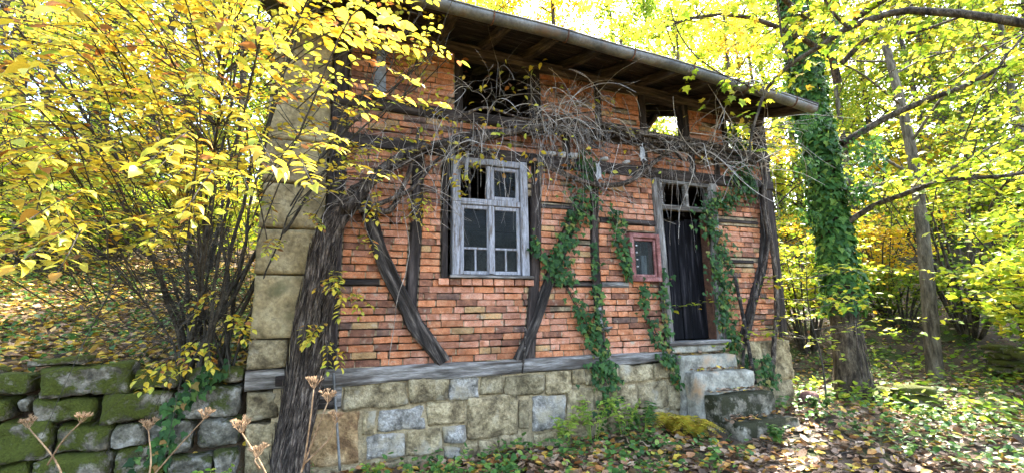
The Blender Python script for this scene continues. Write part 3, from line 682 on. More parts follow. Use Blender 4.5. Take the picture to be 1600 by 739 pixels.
mb = MB(); addc(mb, 1.53, 1.575, -0.03, 0.02, 2.90, 3.30, c=0.006); mb.build('mullion', 'win_paint', wo)
# the broken upper left sash: one stile hanging out of true
mb = MB(); addc(mb, -0.02, 0.02, -0.012, 0.012, -0.36, 0.0, c=0.004)
o = mb.build('broken_stile', 'win_paint', wo); o.matrix_basis = Matrix.Translation((1.285, -0.075, 3.44)) @ Matrix.Rotation(rad(3), 4, 'Y')
mb = MB(); addc(mb, 1.33, 1.355, 0.03, 0.05, 2.90, 3.31, c=0.003); addc(mb, 1.44, 1.455, 0.06, 0.08, 2.90, 3.31, c=0.003); mb.build('glazing_bar', 'wood_brace', wo)
# curtain scrap behind the glass
# ---- small red framed window by the door
rw = MB(); t = 0.055
for a in ((3.40, 3.40+t, 1.97, 2.585), (3.865-t, 3.865, 1.97, 2.585), (3.40+t+0.001, 3.864-t, 1.97, 1.97+t), (3.40+t+0.001, 3.864-t, 2.585-t, 2.585)): addc(rw, a[0], a[1], -0.10, 0.10, a[2], a[3], c=0.006)
for a in ((3.457, 3.487, 2.03, 2.525), (3.775, 3.806, 2.03, 2.525), (3.488, 3.774, 2.03, 2.062), (3.488, 3.774, 2.493, 2.525)): addc(rw, a[0], a[1], -0.075, -0.035, a[2], a[3], c=0.005)
ro = rw.build('small_window', 'red_paint', house); ro['label'] = 'small window with faded red painted frame left of the doorway'
mb = MB(); mb.add(*box(3.48, 3.785, -0.052, -0.049, 2.055, 2.50)); mb.build('pane', 'glass', ro)
mb = MB(); mb.add(*box(3.46, 3.80, 0.22, 0.24, 2.03, 2.53)); mb.build('inner_board', 'plaster', ro)
mb = MB(); addc(mb, 3.64, 3.73, 0.02, 0.14, 2.07, 2.32, c=0.006); mb.build('switch_box', 'win_paint', ro)
mb = MB()
for zz in (2.16, 2.25, 2.34, 2.43): tube_caps(mb, np.array([(3.515, -0.075, zz), (3.515, -0.06, zz)]), 0.012, 8)
mb.build('white_knob', 'white', ro)
# ---- door and transom
dj = MB()
timber('door_jamb', [(3.935, 3.37), (3.965, 1.16)], 0.105, 0.16, house, 'wood_grey', 140, front=-0.06)
timber('door_jamb', [(4.90, 3.37), (4.82, 1.16)], 0.12, 0.16, house, 'wood_grey', 141, front=-0.06)
timber('threshold', [(3.90, 1.185), (4.90, 1.185)], 0.05, 0.24, house, 'wood_grey', 142, front=-0.10)
timber('door_ledge', [(3.95, 1.11), (4.92, 1.11)], 0.09, 0.2, house, 'concrete', 143, front=-0.075)
tr = MB()
for a in ((3.99, 4.85, 2.945, 3.01), (3.99, 4.85, 3.315, 3.36), (3.99, 4.02, 3.011, 3.314), (4.82, 4.85, 3.011, 3.314), (4.40, 4.45, 3.011, 3.314)): addc(tr, a[0], a[1], -0.045, 0.03, a[2], a[3], c=0.006)
tr.build('transom_frame', 'wood_grey', house)
door = MB(); addc(door, 4.02, 4.80, 0.165, 0.185, 1.40, 1.50, c=0.004); addc(door, 4.02, 4.80, 0.165, 0.185, 2.5, 2.6, c=0.004)
do = door.build('door', 'door', house)
xb = 4.015
for i, w in enumerate((0.155, 0.17, 0.15, 0.165, 0.145)):
    mb = MB(); addc(mb, xb, xb+w-0.006, 0.13+0.004*(i % 2), 0.164, 1.225, 2.80+0.022*i, c=0.005); mb.build('door_board', 'door', do); xb += w
mb = MB(); tube_caps(mb, np.array([(4.10, 0.128, 2.02), (4.10, 0.07, 2.02), (4.14, 0.06, 2.02)]), 0.009, 6); mb.build('handle', 'rust', do)
timber('door_casing', [(4.775, 2.9), (4.755, 1.22)], 0.035, 0.12, house, 'rust', 144, front=0.0)

# lime plaster scraps left on the upper ledge
mb = MB()
for i in range(14):
    x = 2.25+i*0.10+R.uniform(-0.03, 0.03); V, F = stone(R.uniform(0.07, 0.14), 0.09, R.uniform(0.05, 0.09), 200+i, r=0.025, amp=0.014, step=0.03)
    if i in (0, 1, 3, 4, 9, 12): mb.add(V+np.array([x, -0.03, 3.54+R.uniform(0, 0.015)]), F)
mb.build('plaster_scraps', 'white', house, kind='stuff', smooth=True)
#CONT

# ================================================================== doorstep
steps = thing('entrance_steps', 'four worn concrete steps, the lower two mossy, leading to the dark door', 'steps', (4.48, -0.45, 0.12))
for i, (x0, x1, y0, y1, z1, m_) in enumerate(((4.02, 4.92, -0.15, 0.02, 1.035, 'concrete'), (4.03, 4.93, -0.39, -0.152, 0.85, 'concrete'), (4.08, 4.95, -0.64, -0.392, 0.62, 'concrete_moss'), (4.10, 4.98, -0.90, -0.642, 0.37, 'concrete_moss'))):
    z0 = 0.0; V, F = stone(x1-x0, y1-y0, z1-z0, 300+i, r=0.028, amp=0.012, step=0.06)
    mb = MB(); V = V*np.array([1, 1, 1]); mb.add(V+np.array([(x0+x1)/2, (y0+y1)/2, (z0+z1)/2]), F); mb.build('step', m_, steps, smooth=True)

# ================================================================== dry stone retaining wall on the left
rwall = thing('retaining_wall', 'mossy dry stone retaining wall running left from the house corner', 'stone wall', (-1.8, 0.1, 0.1))
W_ST = [(-2.49, -2.25, 1.01, 1.20, 1), (-2.2, -1.61, 0.99, 1.24, 1), (-1.60, -1.25, 1.01, 1.18, 1), (-1.24, -1.01, 1.015, 1.16, 1), (-0.99, -0.785, 1.01, 1.15, 1), (-2.30, -1.96, 1.225, 1.285, 1), (-2.62, -2.35, 0.85, 1.0, 1), (-2.34, -2.24, 0.88, 1.0, 0), (-2.23, -1.82, 0.78, 0.985, 1), (-1.81, -1.31, 0.755, 1.005, 1), (-1.30, -0.79, 0.745, 1.0, 0), (-2.43, -2.09, 0.53, 0.83, 1), (-2.08, -1.70, 0.55, 0.765, 1), (-1.70, -1.47, 0.57, 0.745, 0), (-1.46, -1.15, 0.47, 0.745, 0), (-1.12, -0.785, 0.48, 0.735, 0), (-2.47, -2.18, 0.33, 0.52, 1), (-2.17, -1.68, 0.29, 0.535, 1), (-1.67, -1.33, 0.24, 0.555, 1), (-1.32, -0.97, 0.2, 0.455, 0), (-0.96, -0.785, 0.14, 0.465, 0),
        (-2.95, -2.51, 1.0, 1.24, 1), (-2.95, -2.64, 0.72, 0.99, 1), (-2.9, -2.45, 0.5, 0.71, 1), (-2.95, -2.49, 0.2, 0.49, 1), (-2.4, -1.9, 0.05, 0.28, 1), (-1.88, -1.4, 0.0, 0.23, 1), (-1.39, -0.8, 0.0, 0.19, 0),
        (-3.5, -2.97, 0.9, 1.22, 1), (-3.5, -2.97, 0.5, 0.89, 1), (-3.4, -2.97, 0.1, 0.49, 1), (-4.2, -3.52, 0.8, 1.2, 1), (-4.2, -3.52, 0.3, 0.79, 1), (-2.63, -2.50, 0.72, 0.84, 0)]
for i, (x0, x1, z0, z1, m_) in enumerate(W_ST):
    V, F = stone(x1-x0-0.014, 0.3, z1-z0-0.012, 400+i, r=0.03, amp=0.03, step=0.04)
    mb = MB(); mb.add(V+np.array([(x0+x1)/2, 0.06+R.uniform(-0.035, 0.03), (z0+z1)/2]), F); mb.build('wall_stone', 'mossy' if m_ else 'mossless', rwall, smooth=True)
mb = MB(); mb.add(*box(-4.3, -0.79, 0.12, 0.3, -0.2, 1.05)); mb.build('earth_core', 'soil', rwall)

# two more walls in the wood on the right
def rubble(name, label, px0, px1, r0, r1, hgt, nrow, mat, flat, seed):
    rr = random.Random(seed); a = np.array(polar(px0, r0)); b = np.array(polar(px1, r1)); c = (a+b)/2
    t = thing(name, label, 'stone wall', (c[0], c[1], float(terrain(*c))))
    d = (b-a); L = np.linalg.norm(d); d /= L; n = np.array([d[1], -d[0]]); ang = math.atan2(d[1], d[0])
    for k in range(nrow):
        s = -rr.uniform(0, 0.2); h = hgt/nrow
        while s < L:
            w = rr.uniform(0.25, 0.55)*(1.5 if flat else 1)
            if rr.random() < (0.93 if k < nrow-1 else 0.7):
                V, F = stone(w-0.02, 0.32, h*rr.uniform(0.8, 0.97), rr.randrange(999), r=0.03 if flat else 0.06, amp=0.03, step=0.09)
                p = a+d*(s+w/2)+n*rr.uniform(-0.06, 0.06); g = float(terrain(p[0]+n[0]*0.3, p[1]+n[1]*0.3))
                M_ = np.array(Matrix.Rotation(ang+rr.uniform(-0.12, 0.12), 3, 'Z')); V = V@M_.T+np.array([p[0], p[1], g-0.05+h*(k+0.5)])
                mb = MB(); mb.add(V, F); mb.build('wall_stone', mat, t, smooth=True)
            s += w
    return t
rubble('rubble_wall', 'low broken rubble wall behind the foot of the ivy covered tree', 1290, 1410, 9.2, 9.0, 0.42, 3, 'mossy', False, 5)
rubble('terrace_wall', 'low terrace wall of thin flat dark stones at the right edge', 1535, 1680, 13.0, 11.2, 0.62, 5, 'mossy', True, 6)

# ================================================================== old climbing vine at the left and its dead tangle
vine = thing('climbing_vine', 'thick shaggy old vine trunk climbing the house, with a grey tangle of dead twigs', 'vine', (-0.35, -0.25, 0.1))
ctrl = [fp(450, 765, -0.30), fp(455, 700, -0.27), fp(468, 630, -0.22), fp(481, 560, -0.18), fp(489, 500, -0.16), fp(498, 440, -0.15), fp(508, 380, -0.14), fp(530, 325, -0.14), fp(590, 275, -0.16), fp(660, 240, -0.16)]
cc = catmull(ctrl, 46); wid = np.interp(np.linspace(0, 1, 46), [0, 0.2, 0.4, 0.55, 0.7, 0.85, 1], [0.15, 0.145, 0.165, 0.14, 0.11, 0.08, 0.05])
mb = MB()
for i in range(84):
    ph = R.uniform(0, 6.28); tw = R.uniform(-1.6, 2.6); ro_ = R.uniform(0.25, 1.0)**0.5; r0 = R.uniform(0.018, 0.042) if i < 14 else R.uniform(0.006, 0.016)
    tw = tw if i < 14 else R.uniform(-0.7, 0.9); t = np.linspace(0, 1, 46); a = ph+tw*t
    ro_ = ro_ if i < 14 else R.uniform(0.9, 1.12)
    P = cc+np.stack([np.cos(a)*ro_*wid*0.85, np.sin(a)*ro_*wid*0.6, 0*t], -1)
    P += np.array([noise.noise_vector(Vector((p[0]*3+i*5, p[1]*3, p[2]*3.5)))*0.022 for p in P])
    k = R.randint(30, 46) if i > 5 else 46; k0 = 0 if R.random() < 0.75 else R.randint(0, 12)
    V, F = tube(P[k0:k], r0*np.interp(t[k0:k], [0, 0.6, 1], [1.1, 0.9, 0.45])*(1+0.15*np.sin(t[k0:k]*40+ph)), 7); mb.add(V, F)
mb.build('trunk', 'vine_bark', vine)
# loose bark shreds
mb = MB()
for i in range(220):
    j = R.randint(0, 34); ph = R.uniform(2.6, 6.6); L = R.randint(3, 9); t = np.arange(j, min(j+L, 45)); a = ph+0.1*(t-j)
    out = 1.05+0.25*np.linspace(0, 1, len(t))**2
    P = cc[t]+np.stack([np.cos(a)*wid[t]*out*0.9, np.sin(a)*wid[t]*out*0.62, 0*a], -1)
    if len(P) > 2: V, F = tube(P, np.linspace(0.007, 0.002, len(P)), 4); mb.add(V, F)
mb.build('bark_shreds', 'vine_bark', vine, kind='stuff')
def limb(pts, r0, r1, n=26, mat='vine_bark', parent=None, name='branch', wob=0.03, sides=7):
    P = catmull(pts, n); P = P+np.array([noise.noise_vector(Vector(p)*2.7)*wob for p in P])*np.sin(np.linspace(0, math.pi, n))[:, None]**0.5
    mb = MB(); tube_caps(mb, P, np.linspace(r0, r1, n), sides); mb.build(name, mat, parent or vine, smooth=True); return P
vb = []
vb.append(limb([fp(520, 370, -0.14), fp(560, 320, -0.15), fp(610, 330, -0.12), fp(640, 270, -0.12), fp(655, 200, -0.15)], 0.045, 0.02))
vb.append(limb([fp(540, 330, -0.2), fp(620, 250, -0.22), fp(720, 215, -0.2), fp(835, 205, -0.16), fp(930, 205, -0.14), fp(1050, 225, -0.15), fp(1180, 255, -0.14)], 0.058, 0.034, 44, wob=0.05))
vb.append(limb([fp(720, 225, -0.24), fp(850, 195, -0.2), fp(900, 190, -0.2), fp(1000, 205, -0.2), fp(1090, 222, -0.2), fp(1195, 250, -0.18)], 0.045, 0.038, 40, wob=0.06))
vb.append(limb([fp(835, 250, -0.14), fp(900, 280, -0.13), fp(960, 290, -0.13), fp(1003, 272, -0.14), fp(1040, 240, -0.16), fp(1080, 225, -0.18)], 0.036, 0.028, 30))
vb.append(limb([fp(1195, 250, -0.16), fp(1192, 320, -0.14), fp(1200, 380, -0.12), fp(1180, 470, -0.11), fp(1160, 560, -0.12), fp(1170, 610, -0.15)], 0.03, 0.018, 30))
vb.append(limb([fp(1205, 600, -0.12), fp(1214, 450, -0.10), fp(1200, 350, -0.12), fp(1190, 260, -0.14), fp(1170, 200, -0.2)], 0.035, 0.022, 30))
vb.append(limb([fp(560, 330, -0.18), fp(640, 300, -0.2), fp(700, 240, -0.22), fp(780, 235, -0.2)], 0.028, 0.012))
limb([fp(700, 190, -0.3), fp(760, 170, -0.3), fp(830, 185, -0.25), fp(930, 175, -0.25)], 0.02, 0.01)
for i in range(18):    # shorter gnarled stems knotted along the ledge
    a = R.uniform(850, 1120); y0 = 195+(a-850)*0.14
    limb([fp(a, y0+R.uniform(-15, 15), -0.2), fp(a+R.uniform(15, 35), y0+R.uniform(-10, 30), -0.24), fp(a+R.uniform(40, 80), y0+R.uniform(-5, 40), -0.17)], R.uniform(0.016, 0.03), 0.008, 14, wob=0.04)
# fine dead twigs
mb = MB(); NT = 0
def twig(p, d, L, r, n=12, droop=0.25, wand=0.5, out=True):
    p = np.array(p, float); d = norm(np.array(d, float)); st = L/n; P = [p.copy()]; turn = NR.normal(0, 1, 3)*wand
    for i in range(n):
        turn = turn*0.85+NR.normal(0, 1, 3)*wand*0.4
        d = norm(d+turn*0.28+np.array([0, 0, -droop*0.25])); p = p+d*st
        if p[1] > -0.07: p[1] = -0.07-R.uniform(0, 0.03)
        P.append(p.copy())
    P = np.array(P); V, F = tube(P, np.linspace(r, r*0.35, len(P)), 4); mb.add(V, F); return P
allb = np.concatenate([vb[1], vb[2], vb[3]])
for i in range(330):
    u = R.random()
    if u < 0.60: b = allb[R.randrange(len(allb))]
    elif u < 0.72: b = fp(R.uniform(660, 860), R.uniform(100, 230), -0.25)
    else: b = fp(R.uniform(830, 960), R.uniform(150, 215), -0.2)
    d = (R.uniform(-1, 1), R.uniform(-1.0, 0.1), R.uniform(-1.2, 0.8)); L = R.choice([0.3, 0.45, 0.6, 0.8, 1.0])
    P = twig(b, d, L, R.uniform(0.0025, 0.0055), 11, droop=R.uniform(0.1, 0.8), wand=R.uniform(0.3, 1.0))
    for k in range(R.randint(0, 3)):
        j = R.randint(3, 9); twig(P[j], NR.normal(0, 1, 3), R.uniform(0.08, 0.3), 0.002, 6, droop=0.3, wand=0.7)
# long hanging cords
for i in range(60):
    a = R.choice([R.uniform(700, 860), R.uniform(830, 950), R.uniform(1000, 1190)]); y0 = 190+max(0, a-850)*0.16
    twig(fp(a, y0, -0.18-R.uniform(0, 0.15)), (R.uniform(-0.3, 0.3), -0.2, -1), R.uniform(0.6, 1.5), R.uniform(0.0025, 0.005), 16, droop=0.9, wand=0.35)
mb.build('dead_twigs', 'dead_twig', vine, kind='stuff'); mb = MB()
# bold pale curls sticking out in front of the door end
for i in range(50):
    b = fp(R.uniform(1060, 1200), R.uniform(200, 270), -0.25)
    twig(b, (R.uniform(-1, 0.8), R.uniform(-1.2, -0.2), R.uniform(-0.3, 1.0)), R.uniform(0.6, 1.5), R.uniform(0.005, 0.009), 18, droop=R.uniform(0, 0.7), wand=R.uniform(0.25, 0.6))
for i in range(36):
    b = fp(R.uniform(680, 1000), R.uniform(130, 250), -0.3); twig(b, (R.uniform(-1, 1), R.uniform(-0.8, 0), R.uniform(-1, 0.7)), R.uniform(0.4, 1.1), R.uniform(0.003, 0.0055), 14, droop=R.uniform(0.2, 0.9), wand=R.uniform(0.3, 0.7))
for i in range(16):
    b = fp(R.uniform(835, 900), R.uniform(170, 210), -0.3)
    twig(b, (R.uniform(-0.6, 0.8), -0.4, 1.0), R.uniform(0.6, 1.1), R.uniform(0.004, 0.008), 16, droop=R.uniform(0.5, 1.2), wand=0.35)
mb.build('pale_stems', 'pale_twig', vine, kind='stuff'); mb = MB()
for i in range(60):   # twigs around the vine head on the left
    b = fp(R.uniform(520, 700), R.uniform(180, 340), -0.2)
    twig(b, (R.uniform(-1, 1), R.uniform(-1, 0), R.uniform(-0.8, 0.8)), R.uniform(0.4, 1.0), R.uniform(0.002, 0.005), 11, droop=0.3, wand=0.6)
mb.build('dead_twigs', 'dead_twig', vine, kind='stuff')
# the last leaves still hanging in the tangle
mb = MB(); n = 170; Pl = np.array([fp(*( (R.uniform(640, 900), R.uniform(90, 285)) if R.random() < 0.85 else (R.uniform(900, 1180), R.uniform(150, 300)) ), -0.3-R.uniform(0, 0.25)) for _ in range(n)])
for (px, py) in ((716, 240), (722, 262), (712, 285), (725, 280), (718, 300), (745, 255), (770, 238), (838, 258), (985, 205)):
    Pl = np.vstack([Pl, fp(px, py, -0.3)+NR.normal(0, 0.035, (6, 3))])
n = len(Pl); leaves(mb, 'ovate', Pl, NR.normal(0, 1, (n, 3))*np.array([1, 1, 0.5])+np.array([0, 0, -0.35]), NR.normal(0, 0.45, (n, 3))+np.array([0, -0.3, 1]), NR.uniform(0.045, 0.085, n)); mb.build('last_leaves', 'leaf_yellow', vine, kind='stuff')
# scraps of white cloth caught in the tangle
for (px, py, lab) in ((1003, 238, 'torn scrap of white cloth hanging from the beam above the red window'), (935, 268, 'small crumpled white scrap caught in the twigs above the ivy')):
    c = fp(px, py, -0.22); n = 7; V = []
    for i in range(n):
        for j in range(n):
            u, v = i/(n-1)-0.5, j/(n-1)-0.5; w = 1-0.6*(v+0.5)*abs(math.sin(3*u))
            V.append((c[0]+u*0.10*w, c[1]+0.025*math.sin(u*14+v*4), c[2]+v*0.19+0.03*math.sin(u*9)))
    ii = np.arange(n-1)[:, None]*n+np.arange(n-1); mb = MB(); mb.add(V, np.stack([ii, ii+1, ii+n+1, ii+n], -1).reshape(-1, 4)); tag(mb.build('cloth_scrap', 'white', smooth=True), lab, 'cloth')

# ================================================================== loose sticks and rods against the wall
def rod(name, pts, r0, r1, mat, label, cat, wob=0.006):
    P = catmull(pts, 14); P = P+np.array([noise.noise_vector(Vector(p)*4)*wob for p in P]); mb = MB(); tube_caps(mb, P, np.linspace(r0, r1, 14), 7)
    return tag(mb.build(name, mat, smooth=True), label, cat)
rod('metal_rod', [fp(521, 582, -0.11), fp(526, 655, -0.13), fp(531, 735, -0.18)], 0.012, 0.012, 'zinc', 'thin grey metal rod leaning on the stone base beside the vine trunk', 'rod', 0.003)
rod('short_stake', [fp(821, 512, -0.12), fp(820, 545, -0.12), fp(816, 582, -0.11)], 0.013, 0.010, 'wood_brace', 'short wooden stake stuck on the sill beam below the window', 'stake')
rod('leaning_stick', [fp(1148, 430, -0.14), fp(1162, 500, -0.16), fp(1180, 600, -0.2)], 0.022, 0.026, 'wood_brace', 'long brown stick leaning on the wall right of the door', 'stick')
rod('hanging_cord', [fp(470+158, 300, -0.2), fp(640, 400, -0.18), fp(620, 470, -0.16), fp(608, 570, -0.15)], 0.005, 0.004, 'dead_twig', 'thin dry stem hanging in front of the left brace', 'stem', 0.03)
# curved bracket on the slim post
mb = MB(); P = catmull([fp(935, 475, -0.05), fp(940, 512, -0.08), fp(946, 513, -0.16), fp(957, 511, -0.22)], 14); tube_caps(mb, P, np.linspace(0.03, 0.012, 14), 7); mb.build('wooden_peg', 'wood_grey', house, smooth=True)

# ================================================================== ivy
def ivy_strand(label, pts, n, size=(0.038, 0.088), off=-0.06):
    """pts: (px, py, half width px)"""
    c = fp(pts[-1][0], pts[-1][1], off); t = thing('ivy_strand', label, 'ivy', tuple(c), 'ivy strands on the facade')
    P = np.array([fp(a, b, off) for a, b, _ in pts]); w = np.array([FPX and q for *_, q in pts], float)
    C = catmull(P, 60); dep = proj(C)[2]; W = np.interp(np.linspace(0, 1, 60), np.linspace(0, 1, len(pts)), w)*dep/FPX
    u = NR.integers(0, 60, n); sd_ = R.uniform(0, 99); u = u[np.array([noise.noise(Vector((C[k][0]*2.2+sd_, C[k][2]*3.4, 0))) for k in u]) > NR.uniform(-0.75, 0.08, n)]; n = len(u); L = C[u]+np.stack([NR.normal(0, 0.62, n)*W[u], -np.abs(NR.normal(0, 0.045, n)), NR.normal(0, 0.05, n)], -1)
    D = np.stack([NR.normal(0, 0.5, n), NR.normal(-0.25, 0.2, n), NR.normal(-0.9, 0.35, n)], -1); N = np.stack([NR.normal(0, 0.4, n), NR.normal(-1, 0.15, n), NR.normal(0.4, 0.3, n)], -1)
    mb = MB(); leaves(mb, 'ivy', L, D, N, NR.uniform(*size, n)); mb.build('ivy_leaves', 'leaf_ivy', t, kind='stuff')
    mb = MB()
    for i in range(3):
        Q = C+np.stack([NR.normal(0, 0.1, 60).cumsum()*0.02, np.full(60, 0.015), np.zeros(60)], -1); V, F = tube(Q[::2], np.linspace(0.007, 0.004, 30), 5); mb.add(V, F)
    mb.build('stem', 'vine_bark', t, smooth=True)
ivy_strand('broad ivy strand running down from the beam past the slanting brace to the stone base', [(912, 235, 14), (914, 290, 26), (905, 335, 24), (878, 385, 20), (872, 420, 22), (893, 460, 14), (915, 505, 12), (935, 555, 16), (946, 590, 24), (944, 640, 18)], 900)
ivy_strand('narrow ivy strand climbing the slim post left of the red window', [(927, 385, 5), (930, 440, 8), (935, 490, 8), (942, 545, 8)], 130)
ivy_strand('short ivy patch hanging just left of the red window frame', [(958, 325, 12), (963, 360, 13), (972, 400, 10), (978, 430, 6)], 150)
ivy_strand('ivy strand trailing below the red window towards the steps', [(1003, 445, 10), (1010, 490, 10), (1030, 535, 10), (1050, 570, 12), (1058, 600, 10)], 210)
ivy_strand('thin ivy strand hugging the left door jamb', [(1038, 420, 4), (1033, 450, 7), (1038, 490, 6), (1042, 530, 5)], 90)
ivy_strand('wide ivy curtain over the right door jamb, down to the steps', [(1165, 300, 26), (1130, 315, 36), (1105, 335, 22), (1118, 380, 24), (1128, 430, 22), (1128, 480, 15), (1140, 530, 15), (1168, 570, 14)], 950)
ivy_strand('dark ivy mass under the eaves at the right corner of the house', [(1140, 195, 10), (1155, 230, 24), (1162, 270, 26), (1160, 295, 26)], 420)
ivy_strand('little ivy sprig beside the right edge of the window', [(832, 372, 6), (838, 390, 9), (852, 405, 8), (868, 412, 8)], 60)
ivy_strand('ivy tuft at the foot of the wall right of the steps', [(1190, 560, 10), (1195, 580, 18), (1200, 600, 14)], 120, off=-0.25)
ivy_strand('ivy trailing over the retaining wall beside the house corner', [(345, 575, 16), (310, 600, 10), (275, 640, 12), (262, 690, 12), (225, 720, 22)], 200, off=-0.14)

# ================================================================== big yellow shrub on the bank
shrub = thing('yellow_shrub', 'large many stemmed shrub with bright yellow leaves on the bank left of the house', 'shrub', (-1.15, 0.35, 1.1))
def in_canopy(P):
    """the leafy volume of the shrub: dense above, thinning where the photograph lets the wall show"""
    u, v, d = proj(P)
    lim = np.interp(u, [-60, 0, 120, 250, 330, 420, 520, 600, 660, 720, 760], [450, 450, 430, 390, 350, 300, 310, 310, 250, 130, 30])
    return (u < 725) & (v < lim) & (d > 1.35) & (v > -260) & (u > -260)
stems = []
mbs = MB()
for i in range(26):
    a = rad(R.uniform(100, 330)); L = R.uniform(0.5, 3.2)
    b = np.array([-1.12+R.uniform(-0.24, 0.20), 0.30+R.uniform(-0.16, 0.2), 1.0])
    tip = np.array([-1.0+math.cos(a)*L*0.85, 0.1+math.sin(a)*L, R.uniform(2.7, 5.4)])
    if i % 4 == 0: tip = np.array([R.uniform(-0.2, 1.1), R.uniform(-1.6, -0.35), R.uniform(3.6, 5.2)])
    mid = b+(tip-b)*0.45+np.array([0, 0, 0.55]); low = b+(tip-b)*0.12+np.array([0, 0, 0.35])
    P = catmull([b, low, mid, tip], 26); P += np.array([noise.noise_vector(Vector(p)*2.2+Vector((i, 0, 0)))*0.05 for p in P])
    r0 = R.uniform(0.009, 0.026); V, F = tube(P, np.linspace(r0, 0.005, 26), 6); mbs.add(V, F); stems.append(P[6:])
mbs.build('stems', 'shrub_bark', shrub, smooth=True)
nodes = np.concatenate(stems)
# twig targets, uniform in the volume, thinner with distance from the path side
T = []
while len(T) < 840:
    P = np.stack([NR.uniform(-3.4, 1.5, 4000), NR.uniform(-3.7, 0.7, 4000), NR.uniform(1.5, 5.9, 4000)], -1)
    P = P[in_canopy(P)]; d = np.linalg.norm(P-CAM, axis=1); P = P[NR.random(len(P)) < np.minimum(1, (2.2/d)**1.3)]
    u_ = proj(P)[0]; P = P[(u_ < 380) | (NR.random(len(P)) < 0.5)]
    hs = (P[:, 0] > -0.75) & (P[:, 1] > -0.25); T += list(P[~hs])
T = T[:840]
LP, LD, LN, LS = [], [], [], []
mbt = MB()
def leafy(P, lo, sp, size, pairs=True):
    L = np.concatenate([[0], np.cumsum(np.linalg.norm(np.diff(P, axis=0), axis=1))]); s = L[-1]*lo
    while s < L[-1]:
        p = np.array([np.interp(s, L, P[:, k]) for k in range(3)]); q = np.array([np.interp(min(s+0.02, L[-1]), L, P[:, k]) for k in range(3)])
        t = norm(q-p+1e-6); side = norm(np.cross(t, [0, 0, 1.0])+1e-6)
        for sg in (-1, 1):
            if R.random() < 0.14: continue
            d = norm(side*sg*R.uniform(0.5, 1.1)+t*R.uniform(0.2, 0.9)+np.array([0, 0, R.uniform(-0.3, 0.12)]))
            LP.append(p+d*0.008); LD.append(d); LN.append(norm(np.array([R.gauss(0, 0.26), R.gauss(0, 0.26), 1.0]))); LS.append(R.uniform(*size))
        s += sp*R.uniform(0.7, 1.4)
    LP.append(P[-1]); LD.append(norm(P[-1]-P[-2])); LN.append(norm(np.array([R.gauss(0, 0.3), R.gauss(0, 0.3), 1.0]))); LS.append(R.uniform(*size))
for tp in T:
    dd = np.linalg.norm(nodes-tp, axis=1)+np.maximum(0, nodes[:, 2]-tp[2]+0.12)*2.0+NR.uniform(0, 0.7, len(nodes))
    k = np.argmin(dd); b = nodes[k]
    L = np.linalg.norm(tp-b)
    if L > 1.15: b = tp+(b-tp)*1.15/L*R.uniform(0.7, 1.0)
    P = catmull([b, b+(tp-b)*0.5+np.array([R.gauss(0, 0.06), R.gauss(0, 0.06), 0.10*L]), tp], 9)
    V, F = tube(P, np.linspace(0.0042, 0.0014, 9), 4); mbt.add(V, F)
    leafy(P, 0.35, 0.058, (0.030, 0.074))
# bare criss-crossing twigs low in the shrub
for i in range(620):
    b = nodes[R.randrange(len(nodes))]; d = norm(np.array([R.gauss(-0.5, 1), R.gauss(-0.3, 0.8), R.gauss(0.1, 0.8)])); L = R.uniform(0.4, 1.3)
    P = catmull([b, b+d*L*0.5+np.array([0, 0, 0.05]), b+d*L+np.array([0, 0, -0.05])], 7)
    if (P[:, 1] > -0.2).any() and (P[:, 0] > -0.8).any(): continue
    u, v, z_ = proj(P)
    if (z_ < 1.0).any() or (u > 760).any(): continue
    V, F = tube(P, np.linspace(0.004, 0.0015, 7), 4); mbt.add(V, F)
# low hanging sprays: at the bank edge, in front of the vine trunk, over the pillar
for (px, py, y, n) in ((250, 590, -0.35, 6), (310, 560, -0.3, 6), (360, 520, -0.3, 5), (330, 480, -0.25, 4), (520, 455, -0.42, 7), (545, 480, -0.42, 5), (500, 530, -0.45, 5), (515, 560, -0.42, 3), (480, 355, -0.4, 3), (430, 400, -0.3, 3), (410, 330, -0.5, 4), (590, 330, -0.35, 4), (660, 320, -0.3, 5), (640, 350, -0.3, 2), (560, 390, -0.35, 2), (60, 400, -2.2, 4), (30, 330, -2.5, 4), (110, 350, -2.0, 4)):
    c = fp(px, py, y)
    for i in range(n):
        d = np.array([R.gauss(0.1, 0.8), R.gauss(-0.4, 0.4), R.gauss(-0.1, 0.3)]); L = R.uniform(0.10, 0.22); e = c+norm(d)*L; b = c+np.array([R.gauss(0, 0.05), 0.06, 0.08+R.uniform(0, 0.1)])
        P = catmull([b, (b+e)/2+np.array([0, 0, 0.03]), e], 6); V, F = tube(P, np.linspace(0.003, 0.0013, 6), 4); mbt.add(V, F); leafy(P, 0.2, 0.045, (0.045, 0.07))
mbt.build('twigs', 'shrub_bark', shrub, kind='stuff')
LP, LD, LN, LS = map(np.array, (LP, LD, LN, LS))
u, v, d = proj(LP); vis = (u > 0) & (u < PW) & (v > 0) & (v < PH)
order = np.argsort(-(LS/d)*vis); big = order[:300]; small = order[300:]
mb = MB(); leaves(mb, 'ovate', LP[small], LD[small], LN[small], LS[small]); mb.build('foliage', 'leaf_yellow', shrub, kind='stuff')
LM = []
for k in range(5):
    mb = MB(); Tm, Fm = LT['ovate']; V = Tm.copy(); V[:, 2] *= 0.5+0.5*k; V[:, 1] *= 0.92+0.06*k; V[:, 2] -= V[:, 0]**2*0.05*k; mb.add(V, Fm); LM.append(mb.mesh('leaf', 'leaf_yellow'))
X, Y, Z = leaf_frames(LD[big], LN[big])
